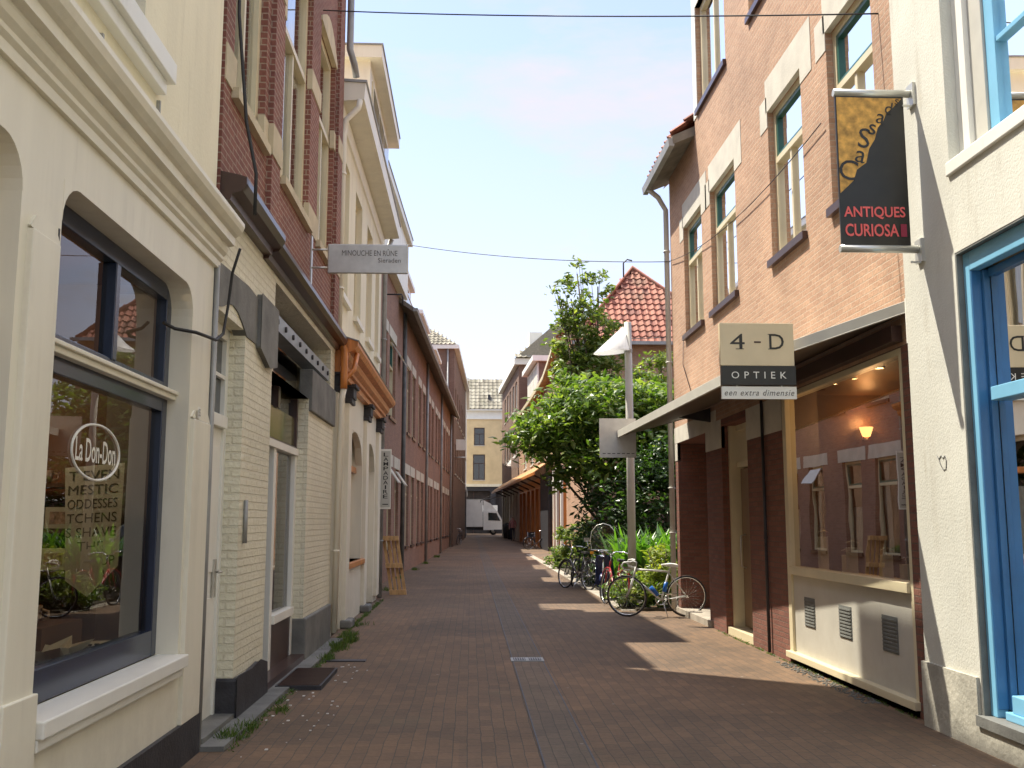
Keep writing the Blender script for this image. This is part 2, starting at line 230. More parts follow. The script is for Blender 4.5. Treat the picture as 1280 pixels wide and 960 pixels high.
# ------------------------------------------------------------------ helpers
class Frame:
    def __init__(s, P, t, n): s.P = Vector((P[0], P[1], 0)); s.t = Vector((t[0], t[1], 0)).normalized(); s.n = Vector((n[0], n[1], 0)).normalized()
    def __call__(s, u, w, z): return s.P + s.t*u + s.n*w + Vector((0, 0, z))
SPLIT = {'pilaster', 'brick_pilaster', 'stone_band', 'corner_bracket', 'wall_anchor', 'window_arch', 'capital', 'foot_stone', 'rod', 'white_post', 'beam_bolt', 'arch_head', 'strut', 'awning_arm', 'joint_strip', 'indicator', 'inner_partition', 'bottle', 'ridge_tile', 'hanger_hook', 'concrete_band', 'wall_bracket', 'support_bracket'}
class MB:
    def __init__(s, F=None): s.v = []; s.f = []; s.F = F; s.sm = []
    def add(s, vs, fs, F='d', smooth=False):
        F = s.F if F == 'd' else F; b = len(s.v)
        for p in vs: s.v.append(tuple(F(*p)) if F else tuple(p))
        for f in fs: s.f.append([b+i for i in f]); s.sm.append(smooth)
        return s
    def box(s, a0, a1, b0, b1, c0, c1, **k):
        vs = [(a, b, c) for a in (a0, a1) for b in (b0, b1) for c in (c0, c1)]
        return s.add(vs, [(0, 1, 3, 2), (4, 6, 7, 5), (0, 4, 5, 1), (2, 3, 7, 6), (0, 2, 6, 4), (1, 5, 7, 3)], **k)
    def quad(s, *p, **k): return s.add(p, [tuple(range(len(p)))], **k)
    def prism(s, prof, u0, u1, **k):       # prof (w,z) extruded along u
        n = len(prof); vs = [(u0, a, b) for a, b in prof]+[(u1, a, b) for a, b in prof]
        return s.add(vs, [(i, (i+1) % n, n+(i+1) % n, n+i) for i in range(n)]+[tuple(range(n)), tuple(range(2*n-1, n-1, -1))], **k)
    def extr(s, prof, w0, w1, **k):        # prof (u,z) extruded along w
        n = len(prof); vs = [(a, w0, b) for a, b in prof]+[(a, w1, b) for a, b in prof]
        return s.add(vs, [(i, (i+1) % n, n+(i+1) % n, n+i) for i in range(n)]+[tuple(range(n)), tuple(range(2*n-1, n-1, -1))], **k)
    def tube(s, path, r, n=8, F='d', closed=False):
        F = s.F if F == 'd' else F
        P = [Vector(F(*p)) if F else Vector(p) for p in path]; rs = r if isinstance(r, (list, tuple)) else [r]*len(P); b = len(s.v); last = None
        for i, p in enumerate(P):
            if closed: d = P[(i+1) % len(P)]-P[i-1]
            else: d = P[min(i+1, len(P)-1)]-P[max(i-1, 0)]
            d.normalize()
            if last is None: a = d.orthogonal().normalized()
            else: a = (last-d*last.dot(d)); a = a.normalized() if a.length > 1e-6 else d.orthogonal().normalized()
            last = a; c = d.cross(a)
            for j in range(n):
                t = 2*math.pi*j/n; s.v.append(tuple(p+(a*math.cos(t)+c*math.sin(t))*rs[i]))
        m = len(P)
        for i in range(m if closed else m-1):
            for j in range(n): s.f.append([b+i*n+j, b+i*n+(j+1) % n, b+((i+1) % m)*n+(j+1) % n, b+((i+1) % m)*n+j]); s.sm.append(True)
        if not closed: s.f.append([b+j for j in range(n)][::-1]); s.f.append([b+(m-1)*n+j for j in range(n)]); s.sm += [False, False]
        return s
    def lathe(s, c, prof, n=20, axis='z', smooth=True):
        vs = []
        for r, h in prof:
            for j in range(n):
                t = 2*math.pi*j/n; a, b_ = r*math.cos(t), r*math.sin(t)
                vs.append((c[0]+a, c[1]+b_, c[2]+h) if axis == 'z' else (c[0]+h, c[1]+a, c[2]+b_) if axis == 'x' else (c[0]+a, c[1]+h, c[2]+b_))
        fs = [(i*n+j, i*n+(j+1) % n, (i+1)*n+(j+1) % n, (i+1)*n+j) for i in range(len(prof)-1) for j in range(n)]
        return s.add(vs, fs, smooth=smooth)
    def build(s, name, mat, parent=None, bevel=0):
        if name in SPLIT:
            par = list(range(len(s.v)))
            def fd(i):
                while par[i] != i: par[i] = par[par[i]]; i = par[i]
                return i
            for f in s.f:
                for i in f[1:]: par[fd(i)] = fd(f[0])
            gr = {}
            for f, sm in zip(s.f, s.sm): gr.setdefault(fd(f[0]), []).append((f, sm))
            last = None
            for fs in gr.values():
                ids = sorted({i for f, _ in fs for i in f}); mp_ = {k: j for j, k in enumerate(ids)}; q = MB()
                q.v = [s.v[i] for i in ids]; q.f = [[mp_[i] for i in f] for f, _ in fs]; q.sm = [sm for _, sm in fs]
                last = q.build1(name, mat, parent, bevel)
            return last
        return s.build1(name, mat, parent, bevel)
    def build1(s, name, mat, parent=None, bevel=0):
        me = bpy.data.meshes.new(name); me.from_pydata(s.v, [], s.f); me.polygons.foreach_set('use_smooth', s.sm); me.update()
        o = bpy.data.objects.new(name, me); col.objects.link(o); me.materials.append(M[mat] if isinstance(mat, str) else mat)
        if parent: setp(o, parent)
        if bevel:
            b = o.modifiers.new('bevel', 'BEVEL'); b.width = bevel; b.segments = 2; b.limit_method = 'ANGLE'
        return o
def setp(o, parent):                      # all meshes are written in world coordinates; the thing's Empty stands at its base
    o.parent = parent
    if not parent.parent: o.matrix_parent_inverse = Matrix.Translation(-Vector(parent.location))
def tag(o, label, cat, group=None):
    o['label'] = label; o['category'] = cat
    if group: o['group'] = group
    return o
def thing(name, label, cat, loc=(0, 0, 0), group=None, rz=0):
    o = bpy.data.objects.new(name, None); o.empty_display_size = .3; o.location = loc; o.rotation_euler = (0, 0, rz); col.objects.link(o); return tag(o, label, cat, group)
def struct(o, kind='structure'): o['kind'] = kind; return o
def zg(y): return 0 if y < 50 else .3*min(1, (y-50)/45)

def wall(F, u0, u1, z0, z1, ops, depth=.14, D=6, name='wall', mat='cream', parent=None, w=0, sides=True, top=True):
    us = sorted({u0, u1, *[a for o in ops for a in o[:2] if u0 < a < u1]}); zs = sorted({z0, z1, *[a for o in ops for a in o[2:4] if z0 < a < z1]})
    mb = MB(F)
    for i in range(len(us)-1):
        for j in range(len(zs)-1):
            cu, cz = (us[i]+us[i+1])/2, (zs[j]+zs[j+1])/2
            if any(o[0] < cu < o[1] and o[2] < cz < o[3] for o in ops): continue
            mb.quad((us[i], w, zs[j]), (us[i+1], w, zs[j]), (us[i+1], w, zs[j+1]), (us[i], w, zs[j+1]))
    for o in ops:
        a, b, c, e = o[:4]; d = o[4] if len(o) > 4 else depth
        mb.quad((a, w, c), (a, w, e), (a, w-d, e), (a, w-d, c)); mb.quad((b, w, c), (b, w-d, c), (b, w-d, e), (b, w, e))
        mb.quad((a, w, e), (b, w, e), (b, w-d, e), (a, w-d, e)); mb.quad((a, w, c), (a, w-d, c), (b, w-d, c), (b, w, c))
    if sides:
        for u in (u0, u1): mb.quad((u, w, z0), (u, w, z1), (u, w-D, z1), (u, w-D, z0))
        mb.quad((u0, w-D, z0), (u1, w-D, z0), (u1, w-D, z1), (u0, w-D, z1))
        if top: mb.quad((u0, w, z1), (u1, w, z1), (u1, w-D, z1), (u0, w-D, z1))
    return mb.build(name, mat, parent)
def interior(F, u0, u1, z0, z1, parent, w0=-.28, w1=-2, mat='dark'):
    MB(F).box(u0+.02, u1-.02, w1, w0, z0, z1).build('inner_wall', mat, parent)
def window(F, parent, u0, u1, z0, z1, inset=.12, fwid=.06, frame='yellowpaint', vb=(), tb=(), topsash=None, sashz=None, pane='glass',
           sill=None, proud=.05, lintel=None, lext=.12, lh=.3, curtain=0, leaf2=False, name='window'):
    mb = MB(F); a, b = -inset-.07, -inset+.005
    mb.box(u0, u0+fwid, a, b, z0, z1).box(u1-fwid, u1, a, b, z0, z1).box(u0+fwid, u1-fwid, a, b, z1-fwid, z1).box(u0+fwid, u1-fwid, a, b, z0, z0+fwid)
    for t in tb: mb.box(u0+fwid, u1-fwid, a+.004, b+.012, t-.035, t+.035)
    ztop = max(tb) if tb else z1
    for v in vb:
        uc = u0+(u1-u0)*v; mb.box(uc-.03, uc+.03, a+.006, b-.004, z0+fwid, (ztop-.035) if tb else z1-fwid)
    fr = mb.build(name, frame, parent)
    if topsash and tb:
        t = max(tb)+.035; q = MB(F); s_ = .05; A, B = u0+fwid, u1-fwid; Z1 = z1-fwid
        q.box(A, A+s_, a+.02, b-.01, t, Z1).box(B-s_, B, a+.02, b-.01, t, Z1).box(A+s_, B-s_, a+.02, b-.01, Z1-s_, Z1).box(A+s_, B-s_, a+.02, b-.01, t, t+s_)
        q.build('top_sash', topsash, fr)
    MB(F).quad((u0+.01, a+.03, z0+.01), (u1-.01, a+.03, z0+.01), (u1-.01, a+.03, z1-.01), (u0+.01, a+.03, z1-.01)).build('pane', pane, fr)
    if curtain:
        c = MB(F); n = 14
        def strip(ua, ub, za, zb):
            for i in range(n):
                p, q = ua+(ub-ua)*i/n, ua+(ub-ua)*(i+1)/n; wa = a-.06-.025*(i % 2); wb = a-.06-.025*((i+1) % 2)
                c.quad((p, wa, za), (q, wb, za), (q, wb, zb), (p, wa, zb))
        if curtain == 1: k = (u1-u0)*.3; strip(u0, u0+k, z0, z1); strip(u1-k, u1, z0, z1)
        else: strip(u0, u1, z0, z0+(z1-z0)*curtain)
        c.build('curtain', 'curtain', fr)
    if sill: MB(F).box(u0-.04, u1+.04, -inset, proud, z0-.075, z0+.012).build('sill', sill, fr)
    if lintel: MB(F).box(u0-lext, u1+lext, -.06, .007, z1-.004, z1+lh).build('lintel', lintel, fr)
    return fr
def pipe(path, r, mat, parent, F=None, name='downpipe', clips=()):
    mb = MB(F).tube(path, r, 10)
    for (u, w_, z) in clips: mb.tube([(u, w_, z-.015), (u, w_, z+.015)], r*1.3, 10)
    return mb.build(name, mat, parent)
def text(s, name, mat, parent, O, U, V, wd=None, ht=None, ext=.003, align='CENTER', shear=0, space=1, bold=0):
    cu = bpy.data.curves.new('t', 'FONT'); cu.body = s; cu.align_x = 'LEFT'; cu.extrude = 0; cu.shear = shear; cu.space_character = space; cu.offset = bold; cu.resolution_u = 3; cu.size = 1
    to = bpy.data.objects.new('t', cu); col.objects.link(to); dg = bpy.context.evaluated_depsgraph_get()
    me = bpy.data.meshes.new_from_object(to.evaluated_get(dg)); bpy.data.objects.remove(to)
    xs = [v.co.x for v in me.vertices]; ys = [v.co.y for v in me.vertices]
    w0, w1, h0, h1 = min(xs), max(xs), min(ys), max(ys); W = w1-w0; H = h1-h0
    sx = (wd/W) if wd else (ht/H); sy = (ht/H) if ht else sx
    U = Vector(U).normalized(); V = Vector(V).normalized(); Nn = U.cross(V).normalized()
    for v in me.vertices: v.co = Vector(O)+U*((v.co.x-w0-(W/2 if align == 'CENTER' else 0))*sx)+V*((v.co.y-h0)*sy)+Nn*ext
    me.name = name; me.materials.clear(); me.materials.append(M[mat]); o = bpy.data.objects.new(name, me); col.objects.link(o); setp(o, parent); return o
def tiles(O, U, V, inside, umax, vmax, tw=.24, th=.32, name='roof_tiles', mat='redtile', parent=None, umin=0):
    O, U, V = Vector(O), Vector(U).normalized(), Vector(V).normalized(); Nn = U.cross(V).normalized()
    if Nn.z < 0: Nn = -Nn
    mb = MB(); nv = int(vmax/th)+1; nu = int((umax-umin)/tw)+1; prof = [(0, .02), (.2, .045), (.45, .0), (.7, -.015), (1.02, .02)]
    for j in range(nv):
        for i in range(nu):
            cu, cv = umin+(i+.5)*tw, (j+.5)*th
            if not inside(cu, cv): continue
            jt = random.uniform(-.004, .004); vs = []
            for (v_, h) in ((j*th-.02, .045), ((j+1)*th, .005)):
                for (f, hh) in prof: vs.append(O+U*(umin+(i+f)*tw)+V*v_+Nn*(hh*1.2+h+jt))
            for (f, hh) in prof: vs.append(O+U*(umin+(i+f)*tw)+V*(j*th-.02)+Nn*(hh*1.2+.02+jt))
            mb.add([tuple(p) for p in vs], [(k, k+1, k+6, k+5) for k in range(4)]+[(k, k+1, k+11, k+10) for k in range(4)])
    return mb.build(name, mat, parent)
def leaves(name, blobs, n, size, mat, parent=None, seed=1, elong=1.2, droop=0, kind=None, clump=0):
    rnd = random.Random(seed); v = []; f = []; vol = [b[3]*b[4]*b[5] for b in blobs]; tot = sum(vol)
    for b, vv in zip(blobs, vol):
        k = int(n*vv/tot); cl = [None]
        ncl = max(1, int(k/26)) if clump else 0
        if ncl:
            cl = []
            for _ in range(ncl):
                d = Vector((rnd.gauss(0, 1), rnd.gauss(0, 1), rnd.gauss(0, 1))).normalized(); rr = rnd.uniform(.25, 1)**.45*rnd.uniform(.85, 1.12); cl.append(Vector((d.x*b[3]*rr, d.y*b[4]*rr, d.z*b[5]*rr)))
        for _ in range(k):
            if ncl: c = rnd.choice(cl); q = Vector(b[:3])+c+Vector((rnd.gauss(0, clump), rnd.gauss(0, clump), rnd.gauss(0, clump*.6)))
            else:
                d = Vector((rnd.gauss(0, 1), rnd.gauss(0, 1), rnd.gauss(0, 1))).normalized(); rr = rnd.uniform(.1, 1)**.5
                q = Vector(b[:3])+Vector((d.x*b[3]*rr, d.y*b[4]*rr, d.z*b[5]*rr))
            if q.z < .02: continue
            s_ = size*rnd.uniform(.45, 1.4); ax = Vector((rnd.gauss(0, 1), rnd.gauss(0, 1), rnd.gauss(.1-droop, .6))).normalized(); nrm = Vector((rnd.gauss(0, .7), rnd.gauss(0, .7), 1)); sd_ = ax.cross(nrm).normalized(); n2 = sd_.cross(ax)
            i0 = len(v); l, wd = s_*elong*.5, s_*.55
            for p in (q-ax*l, q-ax*l*.1+sd_*wd*.5-n2*wd*.12, q+ax*l-n2*l*.25, q-ax*l*.1-sd_*wd*.5-n2*wd*.12, q+n2*wd*.08): v.append(tuple(p))
            f += [(i0, i0+1, i0+4), (i0+1, i0+2, i0+4), (i0+2, i0+3, i0+4), (i0+3, i0, i0+4)]
    mb = MB(); mb.v = v; mb.f = f; mb.sm = [False]*len(f); o = mb.build(name, mat, parent)
    if kind: o['kind'] = kind
    return o

# ------------------------------------------------------------------ ground
ys = [-40, 0, 50, 60, 70, 80, 90, 95, 110, 150, 900]; mb = MB()
for i in range(len(ys)-1):
    mb.quad((-500, ys[i], zg(ys[i])), (500, ys[i], zg(ys[i])), (500, ys[i+1], zg(ys[i+1])), (-500, ys[i+1], zg(ys[i+1])))
struct(mb.build('street', 'paver'))
mb = MB(); ys = [-5, 0, 50, 60, 70, 80, 90, 95]
for i in range(len(ys)-1):
    mb.quad((.5, ys[i], zg(ys[i])+.004), (.84, ys[i], zg(ys[i])+.004), (.84, ys[i+1], zg(ys[i+1])+.004), (.5, ys[i+1], zg(ys[i+1])+.004))
struct(mb.build('gutter_channel', 'gutterp'))
mb = MB()
for a in (.495, .84): mb.box(a, a+.012, -5, 50, -.01, .0065)
struct(mb.build('gutter_joint', 'tar'))
struct(MB().box(3.0, 9, 18.3, 37.5, -.05, .05).build('garden_bed', 'soil'))
struct(MB().box(2.75, 3.0, 18.35, 50, -.05, .012).build('garden_kerb', 'concrete'))
struct(MB().box(3.66, 4.6, 15.4, 18.4, -.05, .1).build('porch_floor', 'concrete'))
struct(MB().box(-2.6, -1.72, 7.38, 14.0, -.05, .035).build('doorstep_paving', 'stone'))
g = thing('drain_grate', 'pair of small cast iron drain grates in the brick gutter of the street', 'drain', (.66, 12, .006))
MB().box(.48, .86, 11.82, 12.12, -.02, .012).build('drain_frame', 'galv', g)
for a in (.51, .69):
    k = MB()
    k.box(a, a+.14, 11.86, 12.08, .0125, .014)
    k.build('grille', 'tar', g); k = MB()
    for i in range(5): k.box(a+.01+i*.027, a+.02+i*.027, 11.86, 12.08, .0145, .019)
    k.build('grate_bar', 'galv', g)
g = thing('boot_scraper_grate', 'dark square metal grate set in the ground before the left shop doorway', 'grate', (-1.6, 10.6, .04))
MB().box(-1.86, -1.42, 9.95, 11.15, .0, .042).build('grate_frame', 'tar', g)
k = MB()
for i in range(22): k.box(-1.84, -1.44, 9.98+i*.053, 9.998+i*.053, .043, .05)
k.build('grate_bar', 'brownpaint', g)
tag(MB().box(-1.7, -1.2, 11.9, 12.05, 0, .012).build('drain_slot', 'tar'), 'narrow dark drain strip in the paving beyond the left doorway grate', 'drain')

# ------------------------------------------------------------------ LEFT A: cream shopfront
FL = Frame((-1.92, 0), (0, 1), (1, 0))
A = thing('shop_house', 'cream painted wooden shopfront house with navy shop window, nearest on the left', 'building', (-1.92, 3, 0))
w2 = (4.62, 6.85, .73, 3.2, .15); w1 = (1.75, 4.2, .73, 3.2, .15)
wall(FL, -3, 7.36, 0, 3.72, [w1, w2], name='shopfront', mat='cream', parent=A, D=7, top=False)
mb = MB(FL)
for (a, b, c, d, _) in (w1, w2):                 # rounded upper corners of the openings
    r = .2; seg = 6
    for (cu, sg) in ((a, 1), (b, -1)):
        pts = [(cu, d)]+[(cu+sg*(r-r*math.sin(t*math.pi/2/seg)), d-r+r*math.cos(t*math.pi/2/seg)) for t in range(seg+1)]
        mb.extr(pts, -.15, .0015)
mb.build('corner_bracket', 'cream', A)
wall(FL, -3, 7.36, 3.72, 8.9, [(3.2, 5.62, 4.42, 6.5, .4), (-.6, 1.7, 4.42, 6.5, .4)], name='wall', mat='plaster', parent=A, D=7, w=-.01)
prof = [(-.02, 3.48), (.028, 3.48), (.03, 3.53), (.05, 3.55), (.05, 3.575), (.075, 3.60), (.085, 3.63), (.085, 3.65), (.13, 3.66), (.13, 3.72), (.155, 3.735), (.185, 3.765), (.20, 3.80), (.20, 3.83), (.17, 3.84), (-.02, 3.88)]
MB(FL).prism(prof, -3.05, 7.42).build('cornice', 'cream', A)
MB(FL).box(-3, 7.37, -.01, .03, 0, .27).build('plinth', 'tar', A)
mb = MB(FL)
for a, b in ((4.27, 4.56), (6.9, 7.33)):
    mb.box(a, b, -.01, .03, .271, 2.86 if a < 5 else 2.3); mb.extr([(a, 2.87 if a < 5 else 2.31), (b, 2.87 if a < 5 else 2.31), (b-.05, 2.93 if a < 5 else 2.36), (a+.05, 2.93 if a < 5 else 2.36)], -.01, .02)
mb.box(4.25, 4.58, -.01, .045, .271, .86).build('pilaster', 'cream', A, .006)
mb = MB(FL); mb.box(4.588, 4.602, -.01, .003, .9, 2.3).box(4.588, 4.602, -.01, .003, 2.5, 2.95).build('joint_strip', 'tar', A)
mb = MB(FL); mb.box(4.6, 6.86, -.14, .07, .655, .735).box(4.6, 6.83, -.01, .045, .60, .655).box(1.7, 4.2, -.14, .07, .655, .735)
mb.build('sill_board', 'white', A, .008)
def a_window(u0, u1, frame, mull):
    a, b = -.22, -.145; d = MB(FL); fwd = .1
    d.box(u0, u0+.07, a, b, .735, 3.2).box(u1-fwd, u1, a, b, .735, 3.2).box(u0+.07, u1-fwd, a, b, .735, .9).box(u0+.07, u1-fwd, a, b, 3.09, 3.2)
    d.box(u0+.07, u1-fwd, a, b, 2.33, 2.53)
    if mull: d.box(mull-.035, mull+.035, a, b+.01, 2.52, 3.09)
    f = d.build('shop_window', frame, A, .006)
    MB(FL).box(u0, u1, -.145, -.09, 2.415, 2.45).box(u0, u1, -.145, -.07, 2.45, 2.475).build('transom_moulding', 'cream', f, .005)
    MB(FL).quad((u0+.02, -.19, .8), (u1-.02, -.19, .8), (u1-.02, -.19, 3.15), (u0+.02, -.19, 3.15)).build('pane', 'shopglass', f)
a_window(4.62, 6.85, 'navy', 5.78)
a_window(1.75, 4.2, 'yellowpaint', 0)
window(FL, A, 3.2, 5.62, 4.42, 6.5, .1, .1, 'navy', (.5,), (), curtain=1, pane='glass')
MB(FL).box(3.0, 5.95, -.08, .09, 4.27, 4.40).box(3.05, 5.9, -.08, .05, 4.18, 4.27).build('upper_sill', 'white', A, .006)
mb = MB(FL)
for a, z0, z1 in ((4.95, 3.95, 4.1), (5.9, 3.98, 4.15)): mb.box(a, a+.02, -.02, .012, z0, z1)
mb.build('wall_anchor', 'galv', A)
pipe([(7.385, .015, .02), (7.385, .015, 3.5)], .022, 'galv', A, FL, 'edge_pipe')
# room behind
mb = MB(FL)
mb.quad((1.5, -.25, .78), (7.2, -.25, .78), (7.2, -2.4, .78), (1.5, -2.4, .78)); mb.quad((1.5, -.25, 3.3), (7.2, -.25, 3.3), (7.2, -2.4, 3.3), (1.5, -2.4, 3.3))
mb.quad((1.5, -2.4, .78), (7.2, -2.4, .78), (7.2, -2.4, 3.3), (1.5, -2.4, 3.3)); mb.quad((7.2, -.25, .78), (7.2, -2.4, .78), (7.2, -2.4, 3.3), (7.2, -.25, 3.3)); mb.quad((1.5, -.25, .78), (1.5, -2.4, .78), (1.5, -2.4, 3.3), (1.5, -.25, 3.3))
mb.build('room', 'brownint', A)
MB(FL).box(7.05, 7.15, -.62, -.26, .79, 3.2).build('inner_panel', plain('mauve_grey_panel', (.20, .17, .17), .7, .05), A)
interior(FL, -3, 7.3, 3.9, 8.8, A, -.45, -3)
mb = MB(FL); mb.quad((6.965, .0305, 2.31), (7.035, .0305, 2.31), (7.035, .0305, 2.39), (6.965, .0305, 2.39)); mb.build('number_plate', 'white', A)
text('55', 'house_number', 'textgrey', A, (-1.885, 7.0, 2.325), (0, 1, 0), (0, 0, 1), .05, .05, .0005)
# lettering on the glass
def P_(u, w_, z): return FL(u, w_, z)
mb = MB(); n = 40; cy, cz, ra, rb = 5.72, 1.985, .36, .155
mb.tube([(-1.92-.184, cy+ra*math.cos(2*math.pi*i/n), cz+rb*math.sin(2*math.pi*i/n)) for i in range(n)], .008, 5, closed=True)
mb.build('oval_logo_ring', 'white', A)
text('La Don-Don', 'window_lettering', 'white', A, (-1.92-.186, cy, cz-.06), (0, 1, 0), (0, 0, 1), .60, .13, .001, bold=.012)
lt = thing('shop_lamp', 'small warm glowing lamp on the upper shelf of the left shop window', 'lamp', (-2.95, 6.7, 1.86))
MB().lathe((-3.0, 6.82, 1.98), [(.07, 0), (.045, .1)], 14).build('lamp_shade', 'lampglow', lt); MB().lathe((-3.0, 6.82, 1.86), [(.05, 0), (.05, .01), (.01, .02), (.01, .12)], 12).build('lamp_base', 'steel', lt)
pl = bpy.data.lights.new('display_light', 'POINT'); pl.energy = 5; pl.color = (1, .72, .42); pl.shadow_soft_size = .08; po = bpy.data.objects.new('display_light', pl); po.location = (-3.1, 6.0, 2.6); col.objects.link(po)
# poster
pos = thing('text_poster', 'pale paper poster with rows of capital letters hanging in the left shop window', 'poster', (-2.45, 6.5, 1.1))
MB().add([(-2.67, 6.72, 1.95), (-2.25, 6.62, 1.98), (-2.26, 6.62, 1.32), (-2.46, 6.66, 1.12), (-2.62, 6.7, 1.22), (-2.67, 6.72, 1.95), (-2.67, 6.725, 1.95)], [(0, 1, 2, 3, 4)]).build('sheet', 'paper', pos)
U_ = Vector((.42, -.1, .02)).normalized()
for i, s_ in enumerate(['T EVEN', 'MESTIC', 'ODDESSES', 'TCHENS', "S SHAVE", 'THE', 'WHO..UP', 'A WOMAN']):
    text(s_, 'poster_lettering', 'textgrey', pos, Vector((-2.46, 6.668, 1.87-i*.092)), U_, (0, 0, 1), min(.36, .062*len(s_)), .062, .004)
# crockery and shelves
sh = thing('display_shelf', 'dark wooden shelf unit at the far side of the left shop window', 'shelf', (-2.9, 7, .8))
for z in (1.28, 1.55, 1.85): MB().box(-3.3, -2.58, 6.75, 7.1, z-.025, z).build('shelf_board', 'brownint', sh)
cups = [(-2.74, 6.85, 1.285, 'box'), (-2.98, 6.85, 1.285, 'cup'), (-2.72, 6.85, 1.555, 'box'), (-2.95, 6.88, 1.555, 'box'), (-2.85, 6.85, 1.855, 'cup'), (-2.66, 6.85, 1.855, 'cup')]
lab = ['gift box on lower shelf right end of left shop', 'spotted cup on the lower shelf in the left shop', 'patterned gift box on middle shelf nearest the poster', 'patterned gift box on middle shelf farther from the poster', 'small cup at the left of the top shelf', 'small cup at the right of the top shelf']
def cup(name, x, y, z, label, s=1., mat='porcelain2'):
    t = thing(name, label, 'crockery', (x, y, z), 'crockery in the shop window')
    MB().lathe((x, y, z), [(0, 0), (.032*s, 0), (.05*s, .03*s), (.055*s, .085*s), (.05*s, .085*s), (.045*s, .03*s), (0, .012*s)], 16).build('bowl', mat, t)
    MB().tube([(x+.05*s, y, z+.07*s), (x+.085*s, y, z+.06*s), (x+.085*s, y, z+.03*s), (x+.05*s, y, z+.02*s)], .007*s, 6).build('handle', mat, t)
for (x, y, z, k), lb in zip(cups, lab):
    if k == 'cup': cup('cup', x, y, z, lb)
    else:
        t = thing('gift_box', lb, 'box', (x, y, z), 'gift boxes in the shop window')
        MB().box(x-.09, x+.09, y-.06, y+.06, z, z+.14).build('carton', 'porcelain', t); MB().box(x-.06, x+.06, y-.062, y-.06, z+.03, z+.11).build('printed_label', 'porcelain2', t)
MB().box(-2.9, -2.42, 5.9, 6.5, .79, 1.0).build('tier', 'brownint', A)
for x, y, lb in ((-2.58, 6.1, 'spotted mug on the raised tier in the left shop window, nearest the glass'), (-2.75, 6.3, 'spotted mug on the raised tier in the left shop window, farther from the glass')): cup('mug', x, y, 1.0, lb, 1.3)
t = thing('star_dish', 'large pale star shaped dish on the left shop window display floor', 'dish', (-2.3, 5.85, .8))
n = 10; vs = []; 
for i in range(n):
    r = (.30 if i % 2 == 0 else .15); a_ = 2*math.pi*i/n+.5; vs.append((-2.33+r*math.cos(a_)*.62, 5.85+r*math.sin(a_)*1.2, .93 if i % 2 == 0 else .90))
for i in range(n): a_ = 2*math.pi*i/n+.5; vs.append((-2.33+.09*math.cos(a_), 5.85+.12*math.sin(a_), .82))
vs.append((-2.33, 5.85, .815)); MB().add(vs, [(i, (i+1) % n, n+(i+1) % n, n+i) for i in range(n)]+[(n+i, n+(i+1) % n, 2*n) for i in range(n)]).build('star_bowl', 'porcelain', t)
for x, y, s_, lb in ((-2.28, 6.45, 1.0, 'round scalloped pie dish on the display floor right of the star dish'), (-2.42, 5.25, 1.1, 'round patterned bowl on display floor left of the star dish'), (-2.25, 5.1, .9, 'low patterned bowl at the front left of the shop window floor')):
    t = thing('pie_dish', lb, 'dish', (x, y, .79), 'crockery in the shop window')
    MB().lathe((x, y, .79), [(0, 0), (.10*s_, 0), (.15*s_, .06*s_), (.16*s_, .065*s_), (.145*s_, .055*s_), (.095*s_, .015), (0, .012)], 24).build('bowl', 'porcelain', t); 
    k = MB()
    for i in range(18):
        a_ = 2*math.pi*i/18; k.box(x+.13*s_*math.cos(a_)-.012, x+.13*s_*math.cos(a_)+.012, y+.13*s_*math.sin(a_)-.012, y+.13*s_*math.sin(a_)+.012, .79+.03*s_, .79+.05*s_)
    k.build('rim_pattern', 'tar', t)
# black cable on the front
cb = MB(); pts = []
for p in [(7.34, .19, 3.62), (7.42, .12, 3.45), (7.45, .09, 3.2), (7.38, .08, 2.98), (7.2, .075, 2.90), (6.95, .075, 2.88), (6.80, .04, 2.88), (6.72, -.08, 2.89), (6.66, -.14, 2.92)]: pts.append(tuple(FL(*p)))
tag(cb.tube(pts, .012, 6).build('loose_cable', 'rubber'), 'black loose cable drooping from the cream cornice across to the shop window', 'cable')

# ------------------------------------------------------------------ LEFT B: white brick shop, dark brick above
B = thing('brick_shop_house', 'tall dark red brick house above a white painted brick shopfront', 'building', (-1.92, 10, 0))
wall(FL, 7.42, 14.0, 0, 4.06, [(7.5, 8.45, 0, 3.2, .2), (9.62, 11.85, 0, 3.04, .2), (9.67, 13.6, 3.04, 3.93, .45)], name='wall', mat='wbrick', parent=B, D=7, top=False)
bo = [(7.7, 8.9, 5.02, 7.9, .32), (9.75, 11.4, 5.02, 7.9, .32), (12.05, 13.35, 5.02, 7.9, .32), (7.9, 8.7, 9.2, 11, .32), (10, 11.2, 9.2, 11, .32), (12.2, 13.1, 9.2, 11, .32)]
wall(FL, 7.42, 14.0, 4.06, 12.3, bo, name='upper_wall', mat='dbrick', parent=B, D=7)
interior(FL, 7.42, 14, 4.2, 12.2, B, -.34, -3)
mb = MB(FL)
for a, b in ((9.05, 9.45), (13.45, 13.9)): mb.box(a, b, -.02, .05, 4.22, 12.2)
mb.build('brick_pilaster', 'dbrick', B)
mb = MB(FL)
for z0, z1 in ((5.0, 5.3), (6.7, 6.95)):
    for a, b, p in ((7.43, 7.76, .012), (8.84, 9.04, .012), (9.04, 9.46, .06), (9.46, 9.76, .012), (11.39, 12.11, .012), (13.29, 13.46, .012), (13.46, 13.91, .06)): mb.box(a, b, -.05, p, z0, z1)
mb.build('stone_band', 'ystone', B)
for (a, b, c, d, _) in bo[:3]:
    wf = window(FL, B, a, b, c, d, .07, .10, 'yellowpaint', (.5,), (6.75,), curtain=1, sill='ystone', proud=.06)
